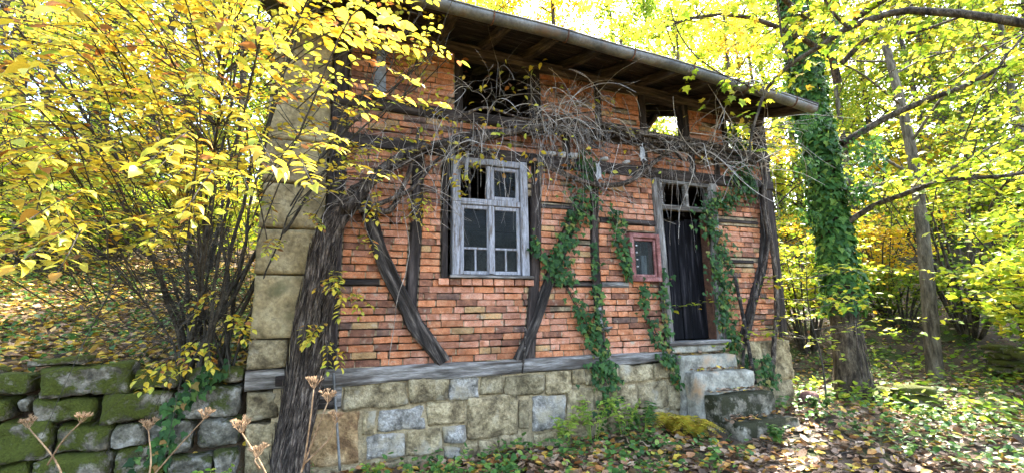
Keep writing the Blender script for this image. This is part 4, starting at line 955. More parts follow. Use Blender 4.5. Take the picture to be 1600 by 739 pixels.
for i, k in enumerate(big):
    s = LS[k]; p = LP[k]
    M = Matrix(((X[i][0]*s, Y[i][0]*s, Z[i][0]*s, p[0]), (X[i][1]*s, Y[i][1]*s, Z[i][1]*s, p[1]), (X[i][2]*s, Y[i][2]*s, Z[i][2]*s, p[2]), (0, 0, 0, 1)))
    obj('leaf', LM[i % 5], shrub, M=M)

# ================================================================== trees
def tree_meshes(seed, H, r0, lo, spread, nleaf, size, mat, bark, kind='simple', up=0.35, nl=16, lean=0.3):
    """trunk with limbs, and a crown of single leaves hung on the twigs; base at the origin"""
    rr = random.Random(seed); rg = np.random.default_rng(seed); tm = MB(); pts = []
    tp = np.array([rr.uniform(-lean, lean), rr.uniform(-lean, lean), H])
    tr = catmull([(0, 0, -0.3), (0, 0, 0.15), tp*0.35+np.array([rr.gauss(0, 0.12), rr.gauss(0, 0.12), 0]), tp*0.7+np.array([rr.gauss(0, 0.2), rr.gauss(0, 0.2), 0]), tp], 30)
    rad_ = r0*np.interp(np.linspace(0, 1, 30), [0, 0.06, 0.3, 1], [1.7, 1.12, 0.85, 0.12]); V, F = tube(tr, rad_, 10); tm.add(V, F)
    for i in range(nl):
        f = lo+(0.97-lo)*(i+rr.random())/nl; k = f*29; b = np.array([np.interp(k, range(30), tr[:, c]) for c in range(3)])
        a = i*2.4+rr.uniform(-0.5, 0.5); L = spread*(1.15-0.75*((f-lo)/(1-lo)))*rr.uniform(0.65, 1.15); e = b+np.array([math.cos(a)*L, math.sin(a)*L, L*rr.uniform(up-0.25, up+0.3)])
        m = (b+e)/2+np.array([rr.gauss(0, 0.12), rr.gauss(0, 0.12), 0.12*L]); P = catmull([b, m, e], 12)
        rb = r0*0.36*(1.1-f); V, F = tube(P, np.linspace(rb, 0.010, 12), 5); tm.add(V, F)
        for j in range(7):
            q = P[rr.randint(3, 11)]; d2 = norm(np.array([rr.gauss(0, 1), rr.gauss(0, 1), rr.gauss(0.05, 0.45)])); L2 = rr.uniform(0.4, 1.1)*spread/2.6
            Q = catmull([q, q+d2*L2*0.5+np.array([0, 0, 0.06]), q+d2*L2], 7); V, F = tube(Q, np.linspace(0.012, 0.004, 7), 4); tm.add(V, F); pts += [Q[2:], Q[4:]]
        pts.append(P[7:])
    pts = np.concatenate(pts); n = nleaf; C = pts[rg.integers(0, len(pts), n)]+rg.normal(0, 1, (n, 3))*np.array([0.17, 0.17, 0.07])
    D = norm(rg.normal(0, 1, (n, 3))*np.array([1, 1, 0.45])+np.array([0, 0, -0.25])); N = norm(rg.normal(0, 0.55, (n, 3))+np.array([0, 0, 0.9]))
    cm = MB(); leaves(cm, kind, C, D, N, rg.uniform(size[0], size[1], n), 1.15)
    return tm.mesh('trunk', bark, True), cm.mesh('crown', mat)
def bush_meshes(seed, H, n, nleaf, size, mat, spread, bark='shrub_bark', r=0.045, kind='simple', bare=0.4):
    rr = random.Random(seed); rg = np.random.default_rng(seed); tm = MB(); pts = []
    for i in range(n):
        a = i*2.4+rr.uniform(-0.4, 0.4); L = spread*rr.uniform(0.3, 1.0); e = np.array([math.cos(a)*L, math.sin(a)*L, H*rr.uniform(0.6, 1.0)])
        b = np.array([math.cos(a)*0.12, math.sin(a)*0.12, -0.1]); P = catmull([b, b+(e-b)*0.45+np.array([0, 0, 0.22*H*rr.uniform(0, 1)]), e], 14)
        V, F = tube(P, np.linspace(r*rr.uniform(0.6, 1.1), 0.006, 14), 6); tm.add(V, F)
        for j in range(9):
            q = P[rr.randint(int(14*bare), 13)]; d2 = norm(np.array([rr.gauss(0, 1), rr.gauss(0, 1), rr.gauss(0.1, 0.4)])); L2 = rr.uniform(0.3, 0.9)
            Q = catmull([q, q+d2*L2*0.5+np.array([0, 0, 0.05]), q+d2*L2], 6); V, F = tube(Q, np.linspace(0.009, 0.003, 6), 4); tm.add(V, F); pts.append(Q[2:])
    pts = np.concatenate(pts); C = pts[rg.integers(0, len(pts), nleaf)]+rg.normal(0, 1, (nleaf, 3))*np.array([0.14, 0.14, 0.05])
    D = norm(rg.normal(0, 1, (nleaf, 3))*np.array([1, 1, 0.4])+np.array([0, 0, -0.2])); N = norm(rg.normal(0, 0.5, (nleaf, 3))+np.array([0, 0, 1.0]))
    cm = MB(); leaves(cm, kind, C, D, N, rg.uniform(size[0], size[1], nleaf), 1.15)
    return tm.mesh('stems', bark, True), cm.mesh('crown', mat)
def plant_tree(name, label, cat, px, r, ms, rot, sc, group, parts=('trunk', 'crown')):
    x, y = polar(px, r); t = thing(name, label, cat, (x, y, float(terrain(x, y))-0.03), group); t.rotation_euler = (0, 0, rot); t.scale = (sc, sc, sc)
    a = obj(parts[0], ms[0], t, local=True); b = obj(parts[1], ms[1], t, local=True); b['kind'] = 'stuff'
    return t
TV = [tree_meshes(1, 11, 0.20, 0.14, 3.0, 6000, (0.09, 0.15), 'leaf_yg', 'bark_light', nl=20),
      tree_meshes(2, 13, 0.24, 0.20, 3.4, 6500, (0.09, 0.15), 'leaf_gold', 'bark', nl=20),
      tree_meshes(3, 9.5, 0.15, 0.10, 2.6, 6000, (0.08, 0.14), 'leaf_green', 'bark_light', nl=18),
      tree_meshes(4, 12, 0.17, 0.12, 3.1, 6000, (0.09, 0.15), 'leaf_yg', 'bark', nl=20)]
BV = [bush_meshes(11, 3.2, 13, 3600, (0.08, 0.15), 'leaf_yg', 1.8), bush_meshes(12, 2.3, 10, 3000, (0.08, 0.14), 'leaf_green', 1.5), bush_meshes(13, 3.8, 14, 3600, (0.08, 0.14), 'leaf_gold', 1.9)]
back = 'trees in the wood behind the house'
for (px, r, v, rot, sc, lab) in (
    (690, 12.5, 1, 0.3, 0.95, 'golden tree rising behind the left end of the gutter'),
    (800, 15.5, 0, 1.3, 1.0, 'yellow green tree behind the roof above the window'),
    (895, 13.0, 1, 2.3, 0.9, 'golden tree behind the middle of the roof'),
    (985, 17.0, 3, 0.9, 1.0, 'tall yellow green tree far behind the roof, above the red window'),
    (1085, 13.5, 0, 4.3, 0.9, 'yellow green tree behind the roof above the door'),
    (1160, 20.0, 1, 5.0, 0.9, 'golden tree behind the right end of the roof'),
    (1215, 22.0, 3, 3.3, 1.0, 'yellow green tree in the gap between the roof end and the ivy covered trunk'),
    (1345, 24.0, 0, 1.1, 1.0, 'yellow green tree directly behind the ivy covered trunk'),
    (1480, 26.0, 3, 2.9, 1.1, 'tall yellow green tree up the slope behind the slim trunk'),
    (1555, 24.0, 2, 0.2, 1.0, 'bright green tree up the slope behind the many stemmed hazel'),
    (1640, 22.0, 0, 3.6, 1.0, 'yellow green tree on the slope at the right edge'),
    (1720, 19.0, 3, 5.6, 1.0, 'leaning yellow green tree just past the right edge'),
    (1290, 30.0, 2, 2.1, 1.2, 'far green tree between the corner of the house and the ivy covered trunk'),
    (1400, 31.0, 3, 4.4, 1.3, 'far yellow green tree high on the slope behind the slim trunk'),
    (1510, 29.0, 0, 0.5, 1.3, 'far yellow green tree at the top of the slope'),
    (1610, 28.0, 1, 1.5, 1.3, 'far golden tree at the top right of the slope'),
    (1080, 29.0, 3, 1.9, 1.3, 'far yellow green tree showing high above the roof'),
    (860, 27.0, 0, 2.7, 1.3, 'far yellow green tree left of the roof middle'),
    (40, 15.0, 2, 0.4, 0.9, 'green leaved tree at the far left up the bank'),
    (215, 16.0, 1, 1.9, 0.9, 'golden tree up the bank behind the yellow shrub'),
    (345, 14.0, 3, 3.1, 0.9, 'yellow green tree on the bank beside the house corner'),
    (470, 15.0, 0, 4.0, 1.0, 'yellow green tree behind the left corner of the roof'),
    (-90, 13.0, 0, 5.0, 0.9, 'yellow green tree past the left edge of the bank'),
    (130, 22.0, 3, 0.8, 1.2, 'far yellow green tree at the top of the bank')):
    plant_tree('forest_tree', lab, 'tree', px, r, TV[v], rot, sc, back)
HV = [tree_meshes(41, 12, 0.2, 0.16, 3.6, 15000, (0.09, 0.15), 'leaf_yg', 'bark', nl=24), tree_meshes(42, 12, 0.2, 0.16, 3.6, 15000, (0.09, 0.15), 'leaf_green', 'bark', nl=24)]
far = 'tall trees far up the hill'
for (px, r, v, rot, sc, lab) in (
    (1180, 40, 0, 0.7, 1.5, 'very tall far tree whose top shows over the right end of the roof'),
    (1265, 38, 3, 1.7, 1.6, 'very tall far tree just left of the ivy covered trunk'),
    (1350, 38, 0, 2.7, 1.6, 'very tall far tree just right of the ivy covered trunk'),
    (1440, 37, 2, 3.7, 1.9, 'very tall far tree behind the slim trunk'),
    (1520, 35, 3, 4.7, 1.9, 'very tall far tree above the hazel'),
    (1600, 36, 0, 5.7, 2.0, 'very tall far tree at the right edge of the picture'),
    (1690, 33, 3, 0.2, 1.9, 'very tall far tree past the right edge'),
    (1232, 46, 0, 3.9, 2.1, 'very tall far tree filling the gap just right of the roof end'),
    (1130, 46, 0, 4.9, 2.1, 'very tall far tree over the roof above the door'),
    (1030, 44, 0, 0.9, 2.0, 'very tall far tree over the roof above the red window'),
    (870, 42, 0, 2.9, 2.0, 'very tall far tree over the roof right of the window'),
    (960, 32, 1, 1.2, 1.8, 'very tall far tree over the middle of the roof'),
    (760, 30, 0, 2.2, 1.8, 'very tall far tree over the left part of the gutter'),
    (560, 26, 3, 3.2, 1.8, 'very tall far tree hidden behind the top of the yellow shrub'),
    (400, 25, 2, 4.2, 2.0, 'very tall far tree behind the yellow shrub, left of the roof'),
    (260, 27, 3, 5.2, 1.9, 'very tall far tree behind the middle of the yellow shrub'),
    (110, 25, 0, 0.9, 1.9, 'very tall far tree at the upper left, behind the yellow shrub'),
    (-20, 24, 2, 1.8, 2.0, 'very tall far tree at the left edge of the picture')):
    plant_tree('hill_tree', lab, 'tree', px, r, HV[v % 2], rot, sc, far)
under = 'bushes under the trees'
for (px, r, v, rot, sc, lab) in (
    (1245, 13.0, 0, 0.2, 0.9, 'yellow green bush right behind the corner of the house'),
    (1370, 15.0, 2, 1.2, 0.8, 'golden bush left of the slim trunk'),
    (1395, 14.5, 1, 2.5, 0.7, 'green bush at the foot of the slim trunk'),
    (1610, 13.5, 1, 0.9, 1.1, 'green bush above the terrace wall'),
    (1465, 21.0, 0, 3.1, 1.0, 'yellow green bush up the slope left of the hazel'),
    (1580, 20.0, 0, 5.3, 1.2, 'yellow green bush high on the slope at the right'),
    (1290, 20.0, 1, 4.0, 1.1, 'green bush up the slope behind the ivy covered trunk'),
    (1440, 24.0, 2, 0.4, 1.2, 'golden bush far up the slope'),
    (1680, 11.5, 0, 2.2, 1.0, 'yellow green bush past the right edge'),
    (20, 11.0, 1, 1.0, 0.8, 'green bush on the bank at the left edge'),
    (170, 12.0, 1, 2.0, 0.8, 'green bush on the bank behind the shrub stems'),
    (320, 11.0, 0, 3.0, 0.7, 'yellow green bush on the bank close to the house corner'),
    (-120, 9.5, 0, 4.0, 0.9, 'yellow green bush past the left edge')):
    plant_tree('woodland_bush', lab, 'bush', px, r, BV[v], rot, sc, under, ('stems', 'crown'))
hz = bush_meshes(21, 5.2, 16, 3000, (0.08, 0.13), 'leaf_yg', 3.2, 'bark', 0.05, bare=0.5)
plant_tree('hazel', 'many stemmed hazel with dark spreading stems on the slope at the right', 'hazel', 1495, 14.6, hz, 0.6, 1.0, None, ('stems', 'crown'))
sl = tree_meshes(31, 12, 0.15, 0.48, 3.0, 1500, (0.09, 0.14), 'leaf_yg', 'bark_light', nl=16, lean=0.25)
plant_tree('slim_tree', 'slim bare brown trunk standing right of the ivy covered tree', 'tree', 1432, 12.2, sl, 2.4, 1.0, None)

# ---- the ivy covered tree
tb = np.array([*polar(1305, 9.05), 0.0]); tb[2] = float(terrain(tb[0], tb[1]))-0.05
ivt = thing('ivy_covered_tree', 'thick tree trunk wrapped in dark green ivy right of the house', 'tree', tuple(tb))
tp = [tb+np.array(p) for p in ((0, 0, -0.1), (0, 0, 0.25), (0.03, 0, 1.3), (0.06, 0, 3.0), (0.12, 0.1, 5.2), (0.10, 0.2, 7.5), (0.2, 0.3, 10.5))]
TR = catmull(tp, 70); sid = 20; zz = TR[:, 2]-tb[2]
rb = np.interp(zz, [-0.2, 0.1, 0.45, 1.0, 3, 6, 10.5], [0.32, 0.285, 0.23, 0.195, 0.17, 0.15, 0.07]); ang = np.linspace(0, 2*math.pi, sid, endpoint=False)
fl = np.interp(zz, [0, 0.8], [0.12, 0.02])[:, None]*np.sin(ang*5+0.6)[None]; RR = rb[:, None]*(1+fl+0.03*np.sin(ang*9+zz[:, None]*2)); V, F = tube(TR, RR, sid)
mb = MB(); mb.add(V, F); mb.build('trunk', 'bark', ivt, smooth=True)
MLP, MLD, MLN, MLS = [], [], [], []
def spray(P, r0, n, mbw, spread=0.55, size=(0.07, 0.12), dens=7, lo=0.25):
    """side twigs with maple-like leaves along a limb"""
    for i in range(n):
        k = R.randint(int(len(P)*lo), len(P)-1); q = P[k]; d = norm(np.array([R.gauss(0, 1), R.gauss(0, 1), R.gauss(0, 0.5)])); L = R.uniform(0.3, 1.0)*spread*1.6
        Q = catmull([q, q+d*L*0.5+np.array([0, 0, 0.05]), q+d*L+np.array([0, 0, -0.05])], 7); V, F = tube(Q, np.linspace(r0, r0*0.35, 7), 4); mbw.add(V, F)
        for j in range(dens):
            p = Q[R.randint(2, 6)]; dd = norm(np.array([R.gauss(0, 1), R.gauss(0, 1), R.gauss(-0.4, 0.4)])); MLP.append(p+dd*R.uniform(0.02, 0.08)); MLD.append(dd); MLN.append(norm(np.array([R.gauss(0, 0.4), R.gauss(0, 0.4), 1.0]))); MLS.append(R.uniform(*size))
mbw = MB()
def at(px, py, depth): return CAM+ray(px, py)/FPX*depth
dt = float(proj([tb+np.array([0, 0, 2])])[2][0])
for (pts, r0, r1, n) in (([(1315, 225, dt), (1380, 187, dt-0.1), (1440, 160, dt-0.3), (1500, 138, dt-0.5), (1600, 88, dt-0.8), (1660, 70, dt-0.9)], 0.06, 0.025, 26),
                     ([(1320, 350, dt), (1365, 322, dt-0.2), (1410, 305, dt-0.5), (1480, 281, dt-0.9), (1560, 275, dt-1.2), (1640, 262, dt-1.5)], 0.05, 0.02, 26),
                     ([(1320, 300, dt), (1370, 289, dt+0.1), (1440, 275, dt+0.2), (1500, 258, dt+0.3), (1550, 229, dt+0.4), (1620, 200, dt+0.5)], 0.035, 0.012, 20),
                     ([(1310, 130, dt), (1290, 60, dt-0.2), (1240, 10, dt-0.6), (1180, -40, dt-1.0)], 0.06, 0.03, 22),
                     ([(1300, 90, dt), (1250, 60, dt-0.3), (1180, 30, dt-0.9), (1100, 25, dt-1.4), (1040, 45, dt-1.7)], 0.05, 0.012, 26),
                     ([(1315, 100, dt), (1360, 60, dt-0.2), (1430, 50, dt-0.4), (1520, 20, dt-0.6)], 0.045, 0.015, 22),
                     ([(1310, -20, dt), (1250, -60, dt-0.4), (1100, -80, dt-1.0), (960, -60, dt-1.6)], 0.06, 0.015, 26),
                     ([(1320, 40, dt), (1420, -20, dt-0.6), (1540, -40, dt-1.2)], 0.06, 0.02, 22)):
    P = catmull([at(*p) for p in pts], 24); P += np.array([noise.noise_vector(Vector(p)*1.8)*0.04 for p in P])*np.linspace(0, 1, 24)[:, None]
    mb = MB(); V, F = tube(P, np.linspace(r0, r1, 24), 7); mb.add(V, F); mb.build('branch', 'bark', ivt, smooth=True); spray(P, 0.009, n, mbw, 0.6, (0.08, 0.125), 8)
mbw.build('twigs', 'bark', ivt, kind='stuff'); mb = MB(); leaves(mb, 'maple', MLP, MLD, MLN, MLS); mb.build('foliage', 'leaf_yg', ivt, kind='stuff')
# the ivy itself is a plant of its own
ivy = thing('trunk_ivy', 'glossy dark ivy sleeve climbing the trunk right of the house', 'ivy', (tb[0]-0.2, tb[1]-0.25, tb[2]))
n = 6500; zz_ = NR.uniform(1.35, 7.6, n); keep = NR.random(n) < np.interp(zz_, [1.35, 1.7, 2.0], [0.12, 0.7, 1]); zz_ = zz_[keep]; n = len(zz_)
a = NR.uniform(0, 2*math.pi, n); cx = np.interp(zz_, TR[:, 2]-tb[2], TR[:, 0]); cy_ = np.interp(zz_, TR[:, 2]-tb[2], TR[:, 1]); rr_ = np.interp(zz_, zz, rb)
clump = np.array([noise.noise(Vector((math.cos(q)*1.5, math.sin(q)*1.5, w*1.6))) for q, w in zip(a, zz_)])
rr_ = rr_+0.03+np.abs(NR.normal(0, 0.04, n))+np.maximum(0, clump)*0.15
rad3 = np.stack([np.cos(a), np.sin(a), 0*a], -1); L = np.stack([cx, cy_, zz_+tb[2]], -1)+rad3*rr_[:, None]
D = rad3*0.35+np.array([0, 0, -1.0])+NR.normal(0, 0.38, (n, 3)); N = rad3+np.array([0, 0, 0.55])+NR.normal(0, 0.3, (n, 3))
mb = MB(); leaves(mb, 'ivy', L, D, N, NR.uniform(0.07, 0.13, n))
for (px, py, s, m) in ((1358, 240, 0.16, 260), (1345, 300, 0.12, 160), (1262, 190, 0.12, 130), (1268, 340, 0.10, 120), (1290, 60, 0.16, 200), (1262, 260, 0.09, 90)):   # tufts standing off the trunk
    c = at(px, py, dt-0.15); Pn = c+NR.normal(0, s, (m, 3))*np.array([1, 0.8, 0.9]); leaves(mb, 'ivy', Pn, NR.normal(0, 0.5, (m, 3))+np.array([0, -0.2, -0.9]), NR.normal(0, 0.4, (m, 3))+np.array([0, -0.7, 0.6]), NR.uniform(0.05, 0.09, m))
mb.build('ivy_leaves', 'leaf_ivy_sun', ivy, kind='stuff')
mb = MB()
for i in range(5):
    a0 = R.uniform(3.3, 6.0); t = np.linspace(0, 1, 24); a_ = a0+0.5*np.sin(t*4+i)*0.6; z_ = t*3.2+0.02; rr2 = np.interp(z_, zz, rb)*1.06+0.012
    V, F = tube(np.stack([np.interp(z_, TR[:, 2]-tb[2], TR[:, 0])+np.cos(a_)*rr2, np.interp(z_, TR[:, 2]-tb[2], TR[:, 1])+np.sin(a_)*rr2, tb[2]+z_], -1), np.linspace(0.009, 0.005, 24), 5); mb.add(V, F)
mb.build('stem', 'vine_bark', ivy, smooth=True)

# ---- tree outside the right edge whose long limb arches across the top right
ox, oy = polar(1800, 5.2); oz = float(terrain(ox, oy))
ovt = thing('overhanging_tree', 'tree past the right edge whose long dark bough arches over the top right corner', 'tree', (ox, oy, oz))
P = catmull([(ox, oy, oz-0.2), (ox, oy, oz+0.2), (ox-0.1, oy+0.1, oz+2.5), (ox+0.1, oy+0.15, oz+6.5)], 24); mb = MB(); V, F = tube(P, np.linspace(0.17, 0.06, 24), 10); mb.add(V, F); mb.build('trunk', 'bark', ovt, smooth=True)
MLP, MLD, MLN, MLS = [], [], [], []; mbw = MB(); top = P[17]
for (pts, r0, r1, n) in (([tuple(P[16]), (1640, 55, 4.6), (1600, 38, 4.7), (1500, 23, 4.9), (1400, 21, 5.1), (1335, 42, 5.2), (1285, 72, 5.3), (1238, 98, 5.4), (1205, 130, 5.5), (1192, 152, 5.5), (1176, 210, 5.4), (1172, 250, 5.3)], 0.055, 0.010, 16),
                     ([(1235, 98, 5.4), (1222, 60, 5.4), (1214, 15, 5.4), (1205, -40, 5.3)], 0.016, 0.008, 7),
                     ([(1192, 150, 5.5), (1160, 128, 5.4), (1110, 105, 5.2), (1065, 60, 5.0), (1050, 10, 4.9)], 0.012, 0.005, 9),
                     ([(1325, 45, 5.2), (1300, 20, 5.1), (1280, -20, 5.0)], 0.02, 0.01, 7),
                     ([(1600, 60, 4.8), (1560, 110, 4.7), (1520, 180, 4.8), (1500, 230, 4.9)], 0.012, 0.004, 9)):
    Q = catmull([np.array(p) if len(p) == 3 and p is pts[0] and pts[0] == tuple(P[16]) else at(*p) for p in pts], 30); Q += np.array([noise.noise_vector(Vector(p)*2.2)*0.03 for p in Q])
    mb = MB(); V, F = tube(Q, np.linspace(r0, r1, 30), 7); mb.add(V, F); mb.build('bough', 'bark', ovt, smooth=True); spray(Q, 0.006, n, mbw, 0.45, (0.07, 0.11), 5, 0.15)
mbw.build('twigs', 'bark', ovt, kind='stuff'); mb = MB(); leaves(mb, 'maple', MLP, MLD, MLN, MLS); mb.build('foliage', 'leaf_yg', ovt, kind='stuff')

# ---- young beech with flat pale sprays in front of the ivy covered trunk
sx_, sy_ = polar(1262, 7.6); sz_ = float(terrain(sx_, sy_)); sap = thing('young_beech', 'slender young beech with flat pale yellow leaf sprays in front of the big trunk', 'sapling', (sx_, sy_, sz_))
S = catmull([(sx_, sy_, sz_-0.1), (sx_+0.03, sy_, sz_+0.6), (sx_-0.02, sy_+0.05, sz_+1.4), (sx_+0.05, sy_, sz_+2.4)], 20); mb = MB(); V, F = tube(S, np.linspace(0.014, 0.004, 20), 6); mb.add(V, F)
LP2, LD2, LN2, LS2 = [], [], [], []
for i in range(24):
    b = S[R.randint(9, 15)]; a_ = R.uniform(-math.pi, math.pi); L = R.uniform(0.6, 1.7); e = b+np.array([math.cos(a_)*L*1.3, math.sin(a_)*L*0.8-0.1, R.uniform(-0.15, 0.15)])
    Q = catmull([b, (b+e)/2+np.array([0, 0, 0.08]), e], 12); V, F = tube(Q, np.linspace(0.006, 0.002, 12), 4); mb.add(V, F)
    for j in range(int(19*L)):
        p = Q[R.randint(3, 11)]+np.array([R.gauss(0, 0.10), R.gauss(0, 0.10), R.gauss(0, 0.02)]); LP2.append(p); LD2.append(norm(np.array([R.gauss(0, 1), R.gauss(0, 1), R.gauss(-0.1, 0.2)]))); LN2.append(norm(np.array([R.gauss(0, 0.2), R.gauss(0, 0.2), 1]))); LS2.append(R.uniform(0.055, 0.095))
mb.build('stem', 'shrub_bark', sap, smooth=True); mb = MB(); leaves(mb, 'ovate', LP2, LD2, LN2, LS2, 1.2); mb.build('foliage', 'leaf_yg', sap, kind='stuff')

# ================================================================== ground litter and low plants
def ground_pts(n, r0, r1, a0, a1):
    r = np.exp(NR.uniform(math.log(r0), math.log(r1), n)); a = NR.uniform(rad(a0), rad(a1), n); P = np.stack([CAM[0]+r*np.sin(a), CAM[1]+r*np.cos(a)], -1)
    ok = ~((P[:, 0] > -0.85) & (P[:, 0] < 6.1) & (P[:, 1] > -0.08) & (P[:, 1] < 4.9)); ok &= ~((P[:, 0] > 3.98) & (P[:, 0] < 5.0) & (P[:, 1] > -0.92)); ok &= ~((P[:, 0] < -0.7) & (P[:, 1] > -0.14) & (P[:, 1] < 0.02))
    return P[ok]
def on_ground(P, dz=0.0): return np.column_stack([P, terrain(P[:, 0], P[:, 1])+dz])
def slope_n(P):
    e = 0.05; gx_ = (terrain(P[:, 0]+e, P[:, 1])-terrain(P[:, 0]-e, P[:, 1]))/(2*e); gy_ = (terrain(P[:, 0], P[:, 1]+e)-terrain(P[:, 0], P[:, 1]-e))/(2*e)
    return norm(np.stack([-np.clip(gx_, -1, 1), -np.clip(gy_, -1, 1), np.ones(len(P))], -1))
def litter(mb, P, size, tilt=0.35, lift=0.02):
    n = len(P); L = on_ground(P)+np.stack([0*P[:, 0], 0*P[:, 0], NR.uniform(0, lift, n)], -1); N = slope_n(P)+NR.normal(0, tilt, (n, 3)); leaves(mb, 'curl', L, NR.normal(0, 1, (n, 3))*np.array([1, 1, 0.15]), N, NR.uniform(*size, n), NR.uniform(0.8, 1.3))
P = ground_pts(46000, 1.6, 17, -30, 80); left = (P[:, 0] < -0.7) & (P[:, 1] > 0)
mb = MB(); litter(mb, P[~left], (0.055, 0.115), 0.4, 0.035); fl_ = mb.build('fallen_leaves', 'litter'); fl_['kind'] = 'stuff'; fl_['label'] = 'brown and tan fallen leaves covering the ground in front of the house'
P2 = np.stack([NR.uniform(-6.5, -0.75, 11000), NR.uniform(0.05, 7, 11000)], -1)
mb = MB(); litter(mb, np.vstack([P2, P[left]]), (0.05, 0.11), 0.45, 0.05); o = mb.build('fallen_leaves', 'litter_y'); o['kind'] = 'stuff'; o['label'] = 'yellow and tan fallen leaves covering the bank'
# leaves lying on the steps and the wall top
mb = MB(); n = 200; X_ = NR.uniform(4.05, 4.92, n); k = NR.integers(0, 4, n); yf = np.array([-0.14, -0.37, -0.62, -0.88])[k]; Y_ = yf+0.21*NR.uniform(0.0, 1, n)**0.5; Z_ = np.array([1.04, 0.855, 0.63, 0.38])[k]+NR.uniform(0.0, 0.03, n)
Y_ = np.where(k == 0, np.minimum(Y_, -0.02), Y_)
leaves(mb, 'curl', np.stack([X_, Y_, Z_], -1), NR.normal(0, 1, (n, 3))*np.array([1, 1, 0.1]), NR.normal(0, 0.3, (n, 3))+np.array([0, 0, 1]), NR.uniform(0.04, 0.08, n)); o = mb.build('fallen_leaves', 'litter'); o['kind'] = 'stuff'; o['label'] = 'dry leaves lying on the entrance steps'
# ground ivy and seedlings in patches
def patches(C, n, s):
    C = np.array(C); i = NR.integers(0, len(C), n); return C[i]+NR.normal(0, 1, (n, 2))*s
gp = []
gp.append(patches([fp(a, b, y)[:2] for a, b, y in ((900, 690, -0.6), (960, 680, -0.5), (1010, 690, -0.6), (1060, 690, -1.0), (1000, 720, -1.2), (1100, 715, -1.3), (860, 700, -0.4), (760, 720, -0.7), (640, 735, -0.6))], 120, 0.34))
q = ground_pts(2600, 4.5, 20, 28, 80); gp.append(q[(q[:, 0] > 5.2)][:1500])
gp.append(np.stack([NR.uniform(-6, -1.0, 900), NR.uniform(0.3, 6, 900)], -1))
gp.append(ground_pts(160, 3.0, 5, -28, 40))
G = np.vstack(gp); ok = ~((G[:, 0] > -0.8) & (G[:, 0] < 6.05) & (G[:, 1] > -0.1) & (G[:, 1] < 4.8)); G = G[ok]; m = 6; GG = np.repeat(G, m, 0)+NR.normal(0, 0.055, (len(G)*m, 2)); n = len(GG)
mb = MB(); L = on_ground(GG)+np.stack([np.zeros(n), np.zeros(n), NR.uniform(0.03, 0.17, n)], -1); leaves(mb, 'ovate', L, NR.normal(0, 1, (n, 3))*np.array([1, 1, 0.3]), NR.normal(0, 0.3, (n, 3))+np.array([0, 0, 1]), NR.uniform(0.04, 0.075, n), 1.35)
o = mb.build('ground_cover', 'leaf_ground'); o['kind'] = 'stuff'; o['label'] = 'low green ground ivy and seedlings among the fallen leaves'
# brighter undergrowth on the far slope
q = ground_pts(9000, 8, 30, 35, 80); q = q[(q[:, 0] > 6.4)]; q = q[np.array([noise.noise(Vector((a, b, 0))*0.5) for a, b in q]) > -0.12]; n = len(q); mb = MB(); L = on_ground(q)+np.stack([np.zeros(n), np.zeros(n), NR.uniform(0.03, 0.5, n)**1.6], -1)
leaves(mb, 'simple', L, NR.normal(0, 1, (n, 3))*np.array([1, 1, 0.3]), NR.normal(0, 0.35, (n, 3))+np.array([0, 0, 1]), NR.uniform(0.08, 0.14, n), 1.2); o = mb.build('undergrowth', 'leaf_green'); o['kind'] = 'stuff'; o['label'] = 'sunlit green undergrowth covering the slope on the right'
# fallen twigs
mb = MB(); q = ground_pts(260, 2.5, 14, -25, 78)
for p in on_ground(q, 0.02):
    a_ = R.uniform(0, 6.3); L = R.uniform(0.15, 0.7); e = p+np.array([math.cos(a_)*L, math.sin(a_)*L, 0]); e[2] = float(terrain(e[0], e[1]))+0.02; m_ = (p+e)/2+np.array([R.gauss(0, 0.04), R.gauss(0, 0.04), 0.03]); V, F = tube(catmull([p, m_, e], 6), np.linspace(0.006, 0.003, 6), 4); mb.add(V, F)
o = mb.build('fallen_twigs', 'shrub_bark'); o['kind'] = 'stuff'; o['label'] = 'thin fallen twigs scattered over the leaf litter'
# leafy plants at the foot of the wall
def leafy_plant(px, py, y, h, label, n=7, size=(0.05, 0.09), mat='leaf_fresh'):
    c = fp(px, py, y); c[2] = float(terrain(c[0], c[1])); t = thing('leafy_plant', label, 'plant', tuple(c), 'leafy plants at the foot of the house'); ms, ml = MB(), MB(); lp, ld, ln, ls = [], [], [], []
    for i in range(n):
        a_ = R.uniform(0, 6.3); e = c+np.array([math.cos(a_)*h*0.45, math.sin(a_)*h*0.35-0.04, h*R.uniform(0.6, 1.0)]); P = catmull([c+np.array([math.cos(a_)*0.03, math.sin(a_)*0.03, -0.02]), (c+e)/2+np.array([0, 0, h*0.12]), e], 9); V, F = tube(P, np.linspace(0.004, 0.002, 9), 4); ms.add(V, F)
        for j in range(3, 9):
            for sg in (-1, 1):
                d = norm(np.array([math.cos(a_+sg*1.3+R.gauss(0, 0.4)), math.sin(a_+sg*1.3+R.gauss(0, 0.4)), R.uniform(-0.35, 0.25)])); lp.append(P[j]); ld.append(d); ln.append(norm(np.array([R.gauss(0, 0.3), R.gauss(-0.2, 0.3), 1]))); ls.append(R.uniform(*size)*(1.1-j*0.03))
    ms.build('stem', 'leaf_fresh', t); leaves(ml, 'ovate', lp, ld, ln, ls, 0.9); ml.build('foliage', mat, t, kind='stuff')
leafy_plant(885, 665, -0.22, 0.42, 'light green plant in front of the stone base left of the ivy foot')
leafy_plant(925, 650, -0.25, 0.50, 'tall light green plant directly in front of the ivy foot', 9)
leafy_plant(975, 665, -0.3, 0.42, 'light green plant right of the ivy foot', 8)
leafy_plant(1005, 660, -0.35, 0.34, 'dark green leafy clump between the ivy foot and the ferns', 10, (0.06, 0.09), 'leaf_ground')
